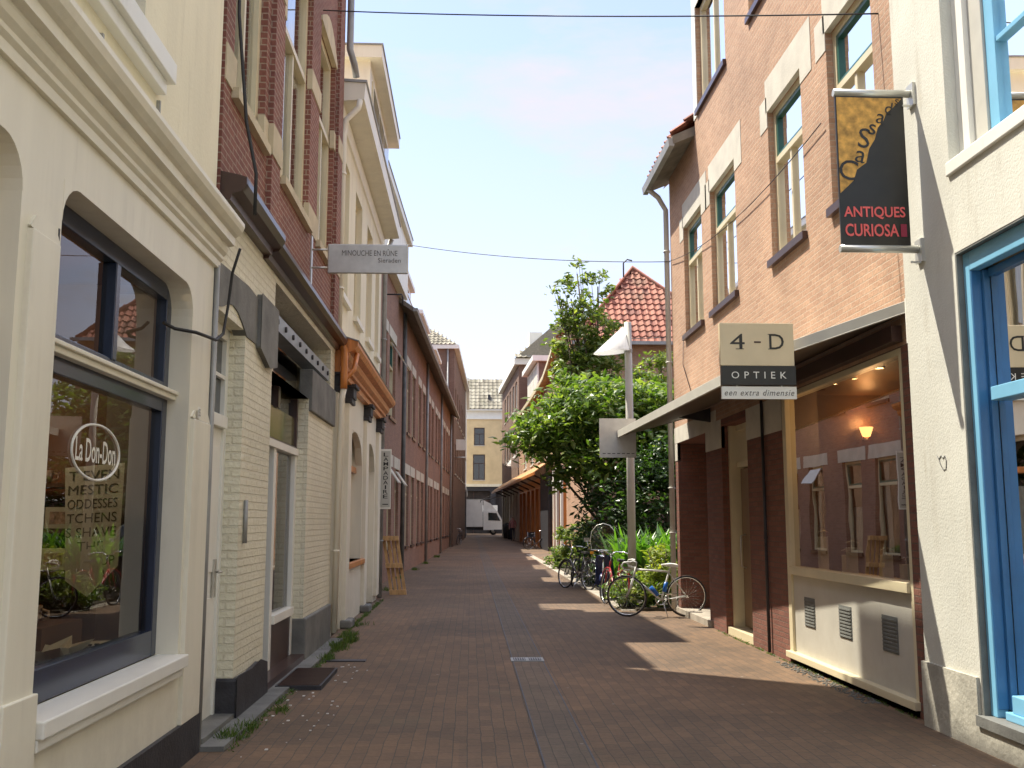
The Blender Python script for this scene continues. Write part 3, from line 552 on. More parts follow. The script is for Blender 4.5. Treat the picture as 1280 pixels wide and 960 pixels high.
for (a, b, c, d, _) in bo[3:]: window(FL, B, a, b, c, d, .15, .09, 'yellowpaint', (.5,), ())
mb = MB(FL)                                                           # segmental arches over the windows
for (a, b, c, d, _) in bo[:3]:
    n = 8; pts = []
    for i in range(n+1): f = i/n; pts.append((a-.06+(b-a+.12)*f, d+.05+.28*math.sin(math.pi*f)))
    pts += [(b+.06, d-.01), (a-.06, d-.01)]; mb.extr(pts, -.05, .02)
    for i in range(n): pass
mb.build('window_arch', 'ystone', B)
MB(FL).prism([(-.02, 4.0), (.05, 4.0), (.06, 4.05), (.14, 4.07), (.17, 4.12), (.17, 4.17), (.10, 4.19), (-.02, 4.22)], 9.05, 14.02).prism([(-.02, 4.03), (.08, 4.03), (.09, 4.08), (.17, 4.10), (.20, 4.16), (.20, 4.21), (.13, 4.23), (-.02, 4.26)], 7.43, 9.05).build('cornice', 'brownpaint', B)
MB(FL).box(12.45, 14.0, -.9, -.1, 12.3, 13.6).build('chimney', 'dbrick', B)  # block out of view, added to cast shade on the optician front
# stone trims
n = 8; pts = [(7.42, 3.2), (7.42, 3.55), (8.46, 3.6), (8.86, 3.58), (8.86, 3.16), (8.46, 3.16)]+[(8.46-1.0*f/6, 3.16+.16*math.sin(math.pi*f/6)) for f in range(1, 6)]
mb = MB(FL); mb.extr(pts, -.1, .012).build('door_lintel', 'stone', B)
MB(FL).extr([(8.86, 3.62), (9.62, 3.62), (9.62, 3.08), (9.3, 3.02), (8.86, 3.14)], -.1, .05).build('corbel_stone', 'stone', B, .01)
MB(FL).box(11.86, 13.9, -.12, .04, 2.9, 3.40).build('pier_cap', 'stone', B, .01)
mb = MB(FL); mb.extr([(8.42, 0), (9.64, 0), (9.6, .3), (9.3, .36), (8.9, .33), (8.42, .34)], -.22, .05)
mb.build('tarred_plinth', 'tar', B, .02)
mb = MB(FL); mb.box(11.84, 13.93, -.2, .04, 0, .5); mb.build('pier_plinth', 'stone', B, .02)
pipe([(8.62, .02, 1.42), (8.62, .02, 1.78)], .018, 'galv', B, FL, 'letter_slot')
# door
d = MB(FL); d.box(7.5, 7.58, -.2, -.13, 0, 3.2).box(8.37, 8.45, -.2, -.13, 0, 3.2).box(7.58, 8.37, -.2, -.13, 3.1, 3.2).box(7.58, 8.37, -.2, -.10, 2.36, 2.46)
df = d.build('door', 'white', B, .004)
MB(FL).box(7.58, 8.37, -.19, -.15, .06, 2.36).box(7.7, 8.25, -.15, -.14, .3, 1.0).box(7.7, 8.25, -.15, -.14, 1.2, 2.2).build('door_leaf', 'white', df, .004)
MB(FL).quad((7.58, -.17, 2.46), (8.37, -.17, 2.46), (8.37, -.17, 3.1), (7.58, -.17, 3.1)).build('pane', 'dkglass', df)
MB(FL).box(7.6, 8.36, -.165, -.13, 2.77, 2.8).build('glazing_bar', 'white', df)
MB(FL).box(8.22, 8.27, -.14, -.12, 1.0, 1.3).tube([(8.245, -.12, 1.2), (8.245, -.07, 1.2), (8.15, -.07, 1.2)], .01, 6).build('handle', 'steel', df)
MB(FL).box(7.46, 8.44, -.2, .03, .0, .07).build('threshold', 'stone', df)
# shopfront inset
s = MB(FL); a, b = -.2, -.12
s.box(9.62, 9.72, a, b, .1, 2.4).box(10.5, 10.62, a, b, .1, 2.4).box(11.75, 11.85, a, b, .1, 2.4).box(9.62, 11.85, a, b+.02, 2.36, 2.44).box(10.62, 11.75, a, b+.03, .55, .64)
sf = s.build('shop_door_frame', 'white', B, .005)
MB(FL).quad((10.62, -.17, .6), (11.75, -.17, .6), (11.75, -.17, 2.36), (10.62, -.17, 2.36)).build('pane', 'shopglass', sf)
MB(FL).box(10.6, 11.84, -.2, -.13, .1, .55).build('lower_panel', 'brownpaint', sf)
MB(FL).box(9.6, 11.86, -.2, .03, .0, .1).build('threshold', 'brownpaint', sf)
MB(FL).box(9.73, 9.79, -1.0, -.2, .12, 2.34).build('open_door_leaf', 'brownpaint', sf); MB(FL).box(9.715, 9.73, -.6, -.25, 1.0, 1.5).build('door_notice', 'paper', sf)
s = MB(FL); s.box(9.62, 9.72, a, b, 2.44, 3.03).box(10.62, 10.74, a, b, 2.8, 3.03).box(11.77, 11.85, a, b, 2.44, 3.03).box(9.72, 11.77, a, b, 2.44, 2.46)
s.box(9.7, 13.55, -.45, -.3, 3.05, 3.13); s.box(9.7, 9.8, -.42, -.3, 3.13, 3.6)
tf = s.build('transom_frame', 'brownpaint', B)
MB(FL).box(9.72, 11.77, -.19, -.15, 2.47, 2.80).build('fascia_panel', plain('olive_gloss_panel', (.10, .09, .03), .15, .3, 1, bs=0), tf)
MB(FL).quad((9.7, -.17, 2.8), (11.8, -.17, 2.8), (11.8, -.17, 3.04), (9.7, -.17, 3.04)).quad((9.7, -.3, 3.12), (13.5, -.3, 3.12), (13.5, -.3, 3.6), (9.7, -.3, 3.6)).build('pane', 'shopglass', tf)
MB(FL).box(9.66, 13.62, -.20, -.02, 3.50, 3.66).build('steel_beam', plain('painted_steel_beam', (.30, .33, .36), .4, .15, 4, metal=.3), B)
k = MB()
for i in range(9):
    q = FL(9.9+i*.44, -.02, 3.58); k.lathe((q.x, q.y, q.z), [(0, .02), (.03, .02), (.03, 0)], 8, 'x')
k.build('beam_bolt', 'tar', B)
MB(FL).box(9.67, 13.6, -.3, -.24, 3.66, 3.9).build('awning_box', 'brownpaint', B)
mb = MB(FL); mb.box(7.5, 8.44, -1.2, -.25, 0, 3.2); mb.build('inner_wall', 'dark', B)
mb = MB(FL)
mb.quad((9.5, -2.5, 0), (13.6, -2.5, 0), (13.6, -2.5, 3.9), (9.5, -2.5, 3.9)).quad((13.6, -.46, 0), (13.6, -2.5, 0), (13.6, -2.5, 3.9), (13.6, -.46, 3.9)).quad((9.5, -.3, 3.9), (13.6, -.3, 3.9), (13.6, -2.5, 3.9), (9.5, -2.5, 3.9)).quad((9.5, -.25, .03), (13.6, -.25, .03), (13.6, -2.5, .03), (9.5, -2.5, .03))
mb.quad((11.9, -.22, 0), (11.9, -2.5, 0), (11.9, -2.5, 3.0), (11.9, -.22, 3.0))
mb.build('room', 'dark', B)
pipe([(13.93, .12, 12.2), (13.93, .12, 8.45), (13.98, .18, 8.25), (14.1, .2, 8.1)], .05, 'galv', B, FL, clips=((13.93, .12, 9.6), (13.93, .12, 11)))
tag(MB().tube([tuple(FL(*p)) for p in [(7.55, .04, 7.6), (7.56, .06, 5.6), (7.56, .15, 4.7), (7.56, .24, 4.28), (7.56, .24, 3.95)]], .015, 6).build('wall_cable', 'rubber'), 'black cable running down the dark brick wall at its near edge on the left', 'cable')
# bracket sign
S = thing('shop_sign', 'brushed metal projecting sign lettered MINOUCHE EN RUNE on the dark brick wall', 'sign', (-1.9, 11.7, 4.5))
MB().box(-1.72, -.76, 11.69, 11.72, 4.53, 4.89).build('sign_plate', 'steel', S, .012)
text('MINOUCHE EN RÛNE', 'sign_lettering', 'textgrey', S, (-1.22, 11.688, 4.745), (1, 0, 0), (0, 0, 1), .66, .085, .002)
text('Sieraden', 'sign_lettering', 'textgrey', S, (-.985, 11.688, 4.665), (1, 0, 0), (0, 0, 1), .27, .055, .002)
mb = MB()
for z in (4.6, 4.82): mb.tube([(-1.92, 11.705, z), (-1.71, 11.705, z)], .012, 6)
mb.box(-1.92, -1.905, 11.66, 11.75, 4.4, 4.98); mb.build('wall_bracket', 'steel', S)

# ------------------------------------------------------------------ LEFT C: cream house
FC = Frame((-1.95, 0), (0, 1), (1, 0))
C = thing('cream_house', 'cream plastered house with orange brown wooden shop cornice on the left', 'building', (-1.95, 17.6, 0))
bays = [(14.5, 15.45, 0, 3.1, .3), (15.95, 18.15, .95, 3.1, .22), (18.65, 20.5, 0, 3.1, .3)]
wall(FC, 14.04, 21.2, 0, 3.7, bays, name='wall', mat='cream', parent=C, D=7, top=False)
cw = [(14.55, 15.45, 4.95, 7.1, .26), (16.3, 17.3, 4.95, 7.1, .26), (18.2, 19.2, 4.95, 7.1, .26), (19.9, 20.7, 4.95, 7.1, .26)]
wall(FC, 14.04, 21.2, 3.7, 7.9, cw, name='upper_wall', mat='plaster', parent=C, D=7)
interior(FC, 14.04, 21.2, 4, 7.8, C); interior(FC, 14.04, 21.2, 0, 3.6, C, -.6)
for (a, b, c, d, _) in cw: window(FC, C, a, b, c, d, .1, .06, 'yellowpaint', (.5,), (), curtain=1, sill='cream', proud=.07)
mb = MB(FC)
for a, b in ((14.12, 14.45), (15.5, 15.9), (18.2, 18.6), (20.6, 21.08)): mb.box(a, b, -.01, .07, .12, 3.42)
mb.build('pilaster', 'cream', C, .008)
mb = MB(FC)
for a, b in ((14.12, 14.45), (15.5, 15.9), (18.2, 18.6), (20.6, 21.08)): mb.box(a-.03, b+.03, -.01, .11, 3.42, 3.5).box(a, b, -.01, .13, 3.5, 3.66).box(a-.04, b+.04, -.01, .17, 3.66, 3.72)
mb.build('capital', 'tar', C, .01)
mb = MB(FC)
for a, b in ((15.46, 15.94), (18.16, 18.64)): mb.box(a, b, -.01, .17, 0, .13)
mb.build('foot_stone', 'stone', C, .03)
mb = MB(FC)                                                            # arched bay heads
for (a, b, c, d, _) in bays:
    n = 10; h = min(.5, (b-a)/2)
    pts = [(a+(b-a)*i/n, d-h+h*math.sin(math.acos(max(-1, min(1, 1-2*i/n))))) for i in range(n+1)]
    mb.extr([(a, d)]+pts+[(b, d)], -.12, -.004)
mb.build('arch_head', 'cream', C)
MB(FC).box(15.85, 18.25, -.2, .07, .86, .95).build('bay_sill', 'orangewood', C, .01)
MB(FC).box(16.0, 18.1, -.22, -.1, 2.45, 2.56).build('bay_transom', 'orangewood', C, .01)
window(FC, C, 15.95, 18.15, .95, 3.1, .2, .08, 'cream', (.5,), (), pane='glass', curtain=.6)
for a, b in ((14.5, 15.45), (18.65, 20.5)):
    f = MB(FC).box(a, a+.08, -.34, -.26, 0, 3.1).box(b-.08, b, -.34, -.26, 0, 3.1).box(a+.08, b-.08, -.34, -.26, 2.3, 2.4).build('door', 'cream', C)
    MB(FC).box(a+.08, b-.08, -.33, -.29, .05, 2.3).build('door_leaf', 'cream', f)
    MB(FC).quad((a+.08, -.3, 2.4), (b-.08, -.3, 2.4), (b-.08, -.3, 3.1), (a+.08, -.3, 3.1)).build('pane', 'dkglass', f)
    MB(FC).tube([(b-.15, -.27, 1.0), (b-.15, -.22, 1.05), (b-.15, -.22, 1.5), (b-.15, -.27, 1.55)], .012, 6).build('handle', 'tar', f)
MB(FC).prism([(-.02, 3.70), (.10, 3.70), (.10, 3.78), (.14, 3.8), (.14, 3.85), (.20, 3.9), (.22, 3.95), (.22, 3.98), (.30, 4.02), (.34, 4.08), (.34, 4.13), (.20, 4.18), (-.02, 4.24)], 14.06, 21.25).build('shop_cornice', 'orangewood', C)
MB(FC).prism([(-.01, 4.245), (.342, 4.135), (.355, 4.15), (-.01, 4.262)], 14.05, 21.27).build('cornice_flashing', 'galv', C)
MB(FC).prism([(-.02, 7.45), (.03, 7.48), (.06, 7.62), (.06, 7.66), (-.02, 7.7)], 14.05, 21.2).build('string_moulding', 'cream', C)
MB(FC).prism([(-.02, 7.70), (.30, 7.72), (.36, 7.73), (.38, 7.98), (-.02, 8.0)], 14.02, 21.3).build('box_gutter', 'cream', C)
MB(FC).prism([(-.02, 8.002), (.385, 7.982), (.40, 7.995), (.40, 8.02), (-.02, 8.04)], 14.0, 21.32).build('gutter_lip', 'galv', C)
MB(FC).box(17.2, 21.1, -2.5, .1, 8.045, 9.85).build('dormer_wall', 'cream', C)
MB(FC).box(17.05, 21.5, -2.6, .32, 9.85, 10.08).build('dormer_roof', 'cream', C); MB(FC).box(17.03, 21.52, -2.6, .34, 10.082, 10.11).build('roof_edge', 'galv', C)
fr = MB(FC).box(17.5, 20.9, .1, .13, 8.4, 9.6).build('dormer_window', 'yellowpaint', C); MB(FC).box(17.6, 18.6, .132, .137, 8.5, 9.5).box(18.75, 19.7, .132, .137, 8.5, 9.5).box(19.85, 20.8, .132, .137, 8.5, 9.5).build('pane', 'dkglass', fr)
pipe([(14.03, .30, 7.72), (14.03, .28, 7.6), (14.05, .1, 7.42), (14.05, .07, 7.2), (14.05, .07, 4.3)], .043, 'cream', C, FC, clips=((14.05, .07, 6.6), (14.05, .07, 4.9)))
pipe([(14.05, .07, 4.3), (14.05, .1, 4.16), (14.03, .16, 4.0), (14.02, .16, 3.6), (14.02, .16, 3.45)], .05, 'orangewood', C, FC, 'orange_pipe_bend')
pipe([(14.03, .16, 3.45), (14.03, .13, 3.3), (14.03, .1, .1)], .043, 'cream', C, FC, 'lower_downpipe', clips=((14.03, .1, 1.2),))
pipe([(14.35, .30, 4.0), (14.2, .28, 3.75), (14.06, .18, 3.6)], .035, 'orangewood', C, FC, 'gutter_spout')
pipe([(21.32, .2, 7.72), (21.4, .06, 7.4), (21.4, .06, .02)], .05, 'galv', C, FC, 'rear_downpipe', clips=((21.4, .06, 5.5), (21.4, .06, 3.6), (21.4, .06, 1.2)))
S = thing('shop_sign', 'narrow vertical white sign lettered LAMPADAIRE fixed to a grey downpipe', 'sign', (-1.9, 21.3, 1.8))
MB().box(-1.905, -1.68, 21.27, 21.30, 1.86, 3.12).build('sign_plate', 'white', S, .005)
MB().box(-1.89, -1.695, 21.262, 21.27, 1.9, 3.08).build('sign_face', plain('pale_sign_face', (.5, .5, .44), .5, .05), S)
for i, c in enumerate('LAMPADAIRE'): text(c, 'sign_lettering', 'black', S, (-1.792, 21.2615, 2.965-i*.098), (1, 0, 0), (0, 0, 1), .1 if c != 'I' else .03, .08, .002, bold=.01)
MB().box(-1.85, -1.73, 21.2575, 21.261, 1.95, 1.97).build('sign_dash', 'black', S)
# pallet
Pl = thing('pallet', 'bare wooden pallet stood on end leaning by the brick row on the left', 'pallet', (-1.75, 23, 0))
def pm(p): 
    a, b, c = p; lean = .22; return (-1.99+a*.95+(1.28-c)*.17, 22.9-b+(1.28-c)*-.12, c)
mb = MB(lambda a, b, c: Vector(pm((a, b, c))))
for i in range(4): mb.box(.0+i*.105, .07+i*.105, 0, .02, 0, 1.28)
for z in (.0, .58, 1.18): mb.box(0, .39, .022, .045, z, z+.1)
mb.build('deck_board', 'palletwood', Pl)
mb = MB(lambda a, b, c: Vector(pm((a, b, c))))
for z in (.0, .58, 1.18):
    for a in (0, .15, .31): mb.box(a, a+.08, .046, .13, z, z+.1)
    mb.box(0, .39, .131, .15, z, z+.1)
mb.build('block', 'palletwood', Pl)

# ------------------------------------------------------------------ LEFT D: brick row
FR = Frame((-2.3, 26.6), (.0296, 1), (1, -.0296))     # u = Y - 26.6 (about)
def row_house(name, label, u0, u1, ztop, gf, uf, mat='rowbrick'):
    T = thing(name, label, 'building', tuple(FR((u0+u1)/2, 0, 0)))
    ops = [(a, b, .8, 3.15, .26) for a, b in gf]+[(a, b, 4.5, 6.75, .26) for a, b in uf]
    wall(FR, u0, u1, -.1, ztop, ops, .13, 7, 'wall', mat, T); interior(FR, u0, u1, 0, ztop-.2, T)
    for i, (a, b) in enumerate(gf): window(FR, T, a, b, .8, 3.15, .09, .06, 'yellowpaint', (), (2.5,), topsash='greenpaint', sill='brownpaint', lintel='lintel', lh=.33, lext=.32, curtain=.5 if i % 2 else 1)
    for i, (a, b) in enumerate(uf): window(FR, T, a, b, 4.5, 6.75, .09, .06, 'yellowpaint', (), (6.0,), topsash='greenpaint', sill='brownpaint', lintel='lintel', lh=.3, lext=.2, curtain=1 if i % 2 else .5)
    return T
D1 = row_house('row_house', 'pinkish brown brick row house with projecting roof box, first past the cream house', -5.3, 4.6, 8.35, [(-3.6, -2.4), (-1.6, -.5), (.9, 2.0), (2.9, 3.9)], [(-3.4, -2.2), (-.8, .4), (1.0, 2.6)])
for z, uu in ((2.55, 1.0), (6.1, 1.3)):                                     # open top lights
    for du in (0, 1.9):
        MB(FR).add([(uu+du, 0, z+.5), (uu+du+.8, 0, z+.5), (uu+du+.8, .28, z+.1), (uu+du, .28, z+.1), (uu+du, .02, z+.52), (uu+du+.8, .02, z+.52), (uu+du+.8, .30, z+.12), (uu+du, .30, z+.12)], [(0, 1, 2, 3), (4, 5, 6, 7), (0, 3, 7, 4), (1, 2, 6, 5), (3, 2, 6, 7)]).build('open_top_light', 'alu', D1)
MB(FR).box(-3, 3.7, -4, .22, 8.36, 10.1).build('roof_box', 'cream', D1); MB(FR).box(-3.1, 3.9, -4, .34, 10.1, 10.3).build('roof_box_edge', 'white', D1); MB(FR).box(-3.1, 3.92, -4, .36, 10.302, 10.33).build('roof_flashing', 'galv', D1)
pipe([(4.75, .06, 8.3), (4.75, .06, 0)], .06, 'stone', D1, FR)
pipe([(-.4, .04, 7.6), (-.4, .45, 7.6), (-.4, .48, 7.5), (-.4, .48, 7.3)], .02, 'tar', D1, FR, 'bracket_lamp')
D2 = row_house('row_house', 'long low brick row house under a wide dark eave on the left', 5.0, 35.0, 8.35, [(a, a+1.15) for a in (6.2, 8.2, 10.6, 12.6, 15.8, 17.8, 20.4, 22.4, 25.6, 27.6, 30.2, 32.4)], [(a, a+1.2) for a in (6.3, 8.3, 11, 13.1, 16.2, 18.3, 21, 23, 26, 28, 30.6, 32.7)])
MB(FR).prism([(-.3, 8.40), (.42, 7.92), (.46, 7.92), (.48, 8.02), (-.3, 8.55)], 3.2, 35.1).build('eave', plain('dark_eave_boards', (.16, .14, .11), .7, .25), D2)
MB(FR).prism([(.44, 7.90), (.56, 7.90), (.58, 8.0), (.44, 8.0)], 3.15, 35.1).build('gutter', 'galv', D2)
tiles(FR(4.6, .42, 8.03), FR.t, Vector((-.72, 0, .69)), lambda u, v: v < 3.2, 30.3, 3.2, .26, .36, 'roof', 'redtile', D2)
MB(FR).add([(4.7, .0, 8.36), (35, 0, 8.36), (35, -2.6, 10.6), (4.7, -2.6, 10.6), (4.7, -7, 8.36), (35, -7, 8.36)], [(0, 1, 2, 3), (3, 2, 5, 4), (0, 3, 4), (1, 2, 5)]).build('roof_body', 'brownpaint', D2)
for i, a in enumerate((6.5, 15.0, 24.0)):
    dm = MB(FR).box(a, a+4.5, -3, -.35, 8.3, 10.3).box(a-.15, a+4.65, -3.1, -.2, 10.3, 10.46).build('dormer', 'white', D2)
    MB(FR).box(a+.4, a+2.0, -.35, -.34, 9.0, 10.1).box(a+2.4, a+4.1, -.35, -.34, 9.0, 10.1).build('pane', 'dkglass', dm)
    MB(FR).tube([(a, -.1, 9.3), (a+4.5, -.1, 9.3)], .02, 5).tube([(a, -.1, 8.5), (a, -.1, 9.3)], .02, 5).tube([(a+4.5, -.1, 8.5), (a+4.5, -.1, 9.3)], .02, 5).build('railing', 'white', dm)
for a in (14.8, 25.0, 34.8): pipe([(a, .06, 8.2), (a, .06, 0)], .055, 'galv', D2, FR, clips=((a, .06, 4), (a, .06, 6)))
# tall corner house
D3 = thing('tall_corner_house', 'tall brown brick house with hipped pantile roof at the end of the left row', 'building', tuple(FR(44, 0, 0)))
wall(FR, 35.2, 56, -.1, 12.3, [(a, a+1.1, z, z+1.9, .26) for z in (4.6, 8.2) for a in (37, 40, 43, 46, 49, 52)], .13, 7, 'wall', 'brownbrick', D3, w=.2)
interior(FR, 35.2, 56, 0, 12, D3, -.08)
for z in (4.6, 8.2):
    for a in (37, 40, 43, 46, 49, 52): window(Frame(FR(0, .2, 0), FR.t, FR.n), D3, a, a+1.1, z, z+1.9, .09, .06, 'white', (), (z+1.2,), sill='lintel')
MB(FR).box(35.0, 56.1, -7.2, .5, 12.3, 12.55).build('roof_gutter', 'white', D3)
pk = FR(44, -3.2, 15.4)
q = [FR(35.05, .45, 12.55), FR(56, .45, 12.55), FR(56, -7.2, 12.55), FR(35.05, -7.2, 12.55), FR(38.5, -3.2, 15.1), FR(52, -3.2, 15.1)]
MB().add([tuple(p) for p in q], [(0, 1, 5, 4), (1, 2, 5), (2, 3, 4, 5), (3, 0, 4)]).build('roof', 'greytile', D3)
o_ = FR(35.0, .5, 12.56); vdir = (FR(38.5, -3.2, 15.1)-FR(35.0, -3.2, 12.56)).normalized()
tiles(o_, -FR.n, vdir, lambda u, v: abs(u-3.85) < 3.85*(1-v/4.35), 7.7, 4.3, .27, .36, 'roof_tiles', 'greytile', D3)
pipe([(35.12, -.2, 12.3), (35.12, -.2, .1)], .06, 'galv', D3, FR)
pipe([(36.5, .2, 5.6), (36.5, .9, 5.6), (36.5, .9, 5.4)], .04, 'alu', D3, FR, 'wall_light_arm'); 
MB(FR).box(38.5, 38.6, .2, .8, 6.2, 6.9).build('projecting_sign', 'white', D3)
wg = thing('white_gable_house', 'narrow white plastered house seen past the left row end', 'building', (-1, 92, .3))
FW = Frame((-.45, 84), (.0, 1), (1, 0))
wall(FW, 0, 22, .1, 13.4, [(2, 4, 5, 7.5)], .13, 6, 'wall', 'white', wg); MB(FW).box(-.1, 22, -6, .3, 13.4, 13.65).build('cornice', 'white', wg)
MB(FW).box(2, 4, -.2, -.1, 5, 7.5).build('window', 'dkglass', wg)
MB(FW).box(-.1, 22, -.1, .12, 4.2, 4.5).build('string_course', 'white', wg); MB(FW).box(0, 22, .0, .05, .1, 4.1).build('dark_shopfront', 'dark', wg)
MB(FW).box(3, 4.2, -1.6, -.6, 13.65, 16.6).build('chimney', 'brownbrick', wg)

# ------------------------------------------------------------------ end of street
E_ = thing('cream_end_building', 'cream yellow building with grey pantile roof closing the end of the street', 'building', (1.5, 112, .3))
FE = Frame((-3.2, 112), (1, 0), (0, -1))
eo = [(3.55, 4.75, 10.05, 12.05, .15), (3.45, 4.8, 6.2, 9.05, .15), (6.7, 7.9, 10.05, 12.05, .15), (6.7, 8.05, 6.2, 9.05, .15), (.4, 1.6, 10.05, 12.05, .15), (.4, 1.6, 6.2, 9.05, .15), (9.8, 11, 10.05, 12.05, .15), (9.8, 11, 6.2, 9.05, .15)]
wall(FE, -2, 13, 5.6, 13.0, eo, .15, 8, 'wall', plain('yellow_ochre_render', (.68, .53, .29), .8, .1, 1), E_, top=False); wall(FE, -2, 13, .1, 5.6, [(-.5, 5.4, .3, 5.0, .4), (6, 12, .3, 5.0, .4)], .4, 8, 'shopfront', 'tar', E_, top=False)
wall(FE, -2, 13, 13.0, 14.0, [], .1, 8, 'frieze', 'white', E_)
for (a, b, c, d, _) in eo: window(FE, E_, a, b, c, d, .1, .1, 'brownpaint', (.5,), (c+(d-c)*.65,), sill='lintel', pane='dkglass')
MB(FE).box(-2, 13, -.02, .12, 13.0, 13.15).box(-2.1, 13.1, -.02, .4, 13.95, 14.12).build('cornice', 'white', E_)
MB(FE).box(-2, 13, -.02, .15, 5.45, 5.75).build('string_course', 'plaster', E_)
MB(FE).box(-1, 12.5, -1.5, -.41, .3, 5).build('inner_wall', 'dark', E_); MB(FE).box(4.2, 6.2, .0, .1, 2.7, 3.4).build('shop_fascia_sign', 'white', E_)
MB(FE).box(-.4, 5.3, -.3, -.2, 3.8, 4.0).box(1.5, 1.6, -.3, -.2, .3, 4.9).box(3.5, 3.6, -.3, -.2, .3, 4.9).build('shop_window_bar', 'brownpaint', E_)
MB().add([(-5.2, 111.6, 14.12), (9.8, 111.6, 14.12), (9.8, 115.5, 17.9), (-5.2, 115.5, 17.9), (-5.2, 119.5, 14.12), (9.8, 119.5, 14.12)], [(0, 1, 2, 3), (3, 2, 5, 4), (0, 3, 4), (1, 2, 5)]).build('roof', 'greytile', E_)
tiles((-5.2, 111.55, 14.16), (1, 0, 0), (0, 3.9, 3.78), lambda u, v: v < 5.4, 15, 5.4, .5, .62, 'roof_tiles', 'greytile', E_)
k = MB().box(1.9, 2.2, 112.7, 113.2, 14.6, 15.9).build('roof_vent', 'tar', E_)
# truck
T = thing('box_truck', 'white box truck crossing the end of the street, cab to the right', 'truck', (1, 100, .3))
zt = .33; y0, y1 = 99, 101.3
MB().box(-2.6, 1.2, y0, y1, zt+.75, zt+3.4).build('cargo_box', 'truckw', T, .03); MB().box(-2.62, 1.22, y0-.01, y1+.01, zt+3.4, zt+3.46).build('box_rail', 'alu', T)
MB(lambda u, w_, z: Vector((u, w_, z))).extr([(1.32, zt+.5), (3.15, zt+.5), (3.2, zt+1.2), (3.05, zt+1.45), (2.6, zt+2.25), (1.32, zt+2.3)], y0+.05, y1-.05).build('cab', 'truckw', T, .05)
MB(lambda u, w_, z: Vector((u, w_, z))).extr([(1.33, zt+2.31), (2.55, zt+2.27), (1.95, zt+3.0), (1.33, zt+3.3)], y0+.2, y1-.2).build('wind_deflector', 'truckw', T, .04)
MB(lambda u, w_, z: Vector((u, w_, z))).extr([(1.75, zt+1.4), (2.95, zt+1.35), (2.55, zt+2.1), (1.75, zt+2.15)], y0+.035, y0+.048).build('side_window', 'dkglass', T)
MB(lambda u, w_, z: Vector((u, w_, z))).extr([(3.06, zt+1.47), (3.09, zt+1.47), (2.65, zt+2.24), (2.61, zt+2.24)], y0+.15, y1-.15).build('windscreen', 'dkglass', T)
MB().box(-2.5, 3.0, y0+.3, y1-.3, zt+.45, zt+.74).build('chassis', 'tar', T); MB().box(3.16, 3.22, y0+.15, y0+.5, zt+.7, zt+.95).build('headlight', 'chrome', T); MB().box(2.3, 3.2, y0+.03, y0+.2, zt+.3, zt+.49).build('bumper', 'tar', T)
for x in (-1.4, 2.25):
    for y in (y0+.12, y1-.4):
        wh = MB().lathe((x, y, zt+.36), [(.2, .0), (.36, .02), (.38, .08), (.38, .22), (.36, .28), (.2, .28)], 18, 'y').build('wheel', 'rubber', T); MB().lathe((x, y, zt+.36), [(0, .01), (.2, .01), (.21, .05)], 14, 'y').build('rim', 'alu', wh)

# ------------------------------------------------------------------ RIGHT R1: stucco shop
F1 = Frame((3.63, 0), (0, 1), (-1, 0))
R1 = thing('stucco_shop', 'rough white stucco house with blue shop window frame, nearest on the right', 'building', (3.63, 4, 0))
wall(F1, -3, 8.06, 0, 9.5, [(2.0, 7.18, .24, 3.60, .2), (2.2, 7.18, 4.3, 6.6, .25)], .16, 7, 'wall', 'stucco', R1)
MB(F1).box(7.2, 8.08, -.01, .025, 0, .5).box(-3, 7.2, -.01, .025, 0, .168).build('plinth', 'stucco_plinth', R1)
# grey rendered band round the shop window
mb = MB(F1); mb.box(7.165, 7.19, -.2, -.003, .24, 3.6).box(2, 7.165, -.2, -.003, 3.585, 3.61).build('render_band', 'greyband', R1)
MB(F1).box(2, 7.2, -.2, .045, .17, .243).build('stone_sill', 'stone', R1)
mb = MB(F1); mb.box(7.075, 7.165, -.13, -.05, .243, 3.585).box(2.0, 7.075, -.13, -.05, 3.44, 3.585).box(2.0, 7.0, -.19, -.065, .243, .30).box(4.2, 4.3, -.19, -.065, .30, 3.44)
sw = mb.build('shop_window', 'ltblue', R1, .006)
mb = MB(F1); mb.box(7.062, 7.075, -.13, -.055, .30, 3.44).box(7.03, 7.075, -.18, -.13, .30, 3.44).box(2.0, 7.0, -.20, -.15, 3.38, 3.44).build('inner_frame', 'blue', sw, .004)  # lining over the frame's unlit side, its shade put into the colour
MB(F1).box(2.0, 6.98, -.21, -.10, 2.46, 2.56).build('transom', 'ltblue', sw, .006)
MB(F1).box(2.0, 6.93, -.22, -.08, .30, .42).build('bottom_rail', 'ltblue', sw, .006)
MB(F1).quad((2, -.18, .4), (7.02, -.18, .4), (7.02, -.18, 3.42), (2, -.18, 3.42)).build('pane', 'shopglass', sw)
mb = MB(F1); mb.quad((7.03, -.21, 0), (7.03, -2.5, 0), (7.03, -2.5, 3.5), (7.03, -.21, 3.5)); mb.quad((1.5, -2.5, 0), (7.03, -2.5, 0), (7.03, -2.5, 3.5), (1.5, -2.5, 3.5)); mb.quad((1.5, -.21, 3.5), (7.03, -.21, 3.5), (7.03, -2.5, 3.5), (1.5, -2.5, 3.5)); mb.quad((1.5, -.21, .35), (7.03, -.21, .35), (7.03, -2.5, .35), (1.5, -2.5, .35))
mb.build('room', plain('plywood_lining', (.30, .22, .13), .7, .3, 2, bs=0, streak=True), R1)
MB(F1).box(6.4, 6.85, -1.6, -.36, .36, 1.62).build('display_plinth', plain('pale_plinth', (.42, .36, .26), .7, .1), R1)
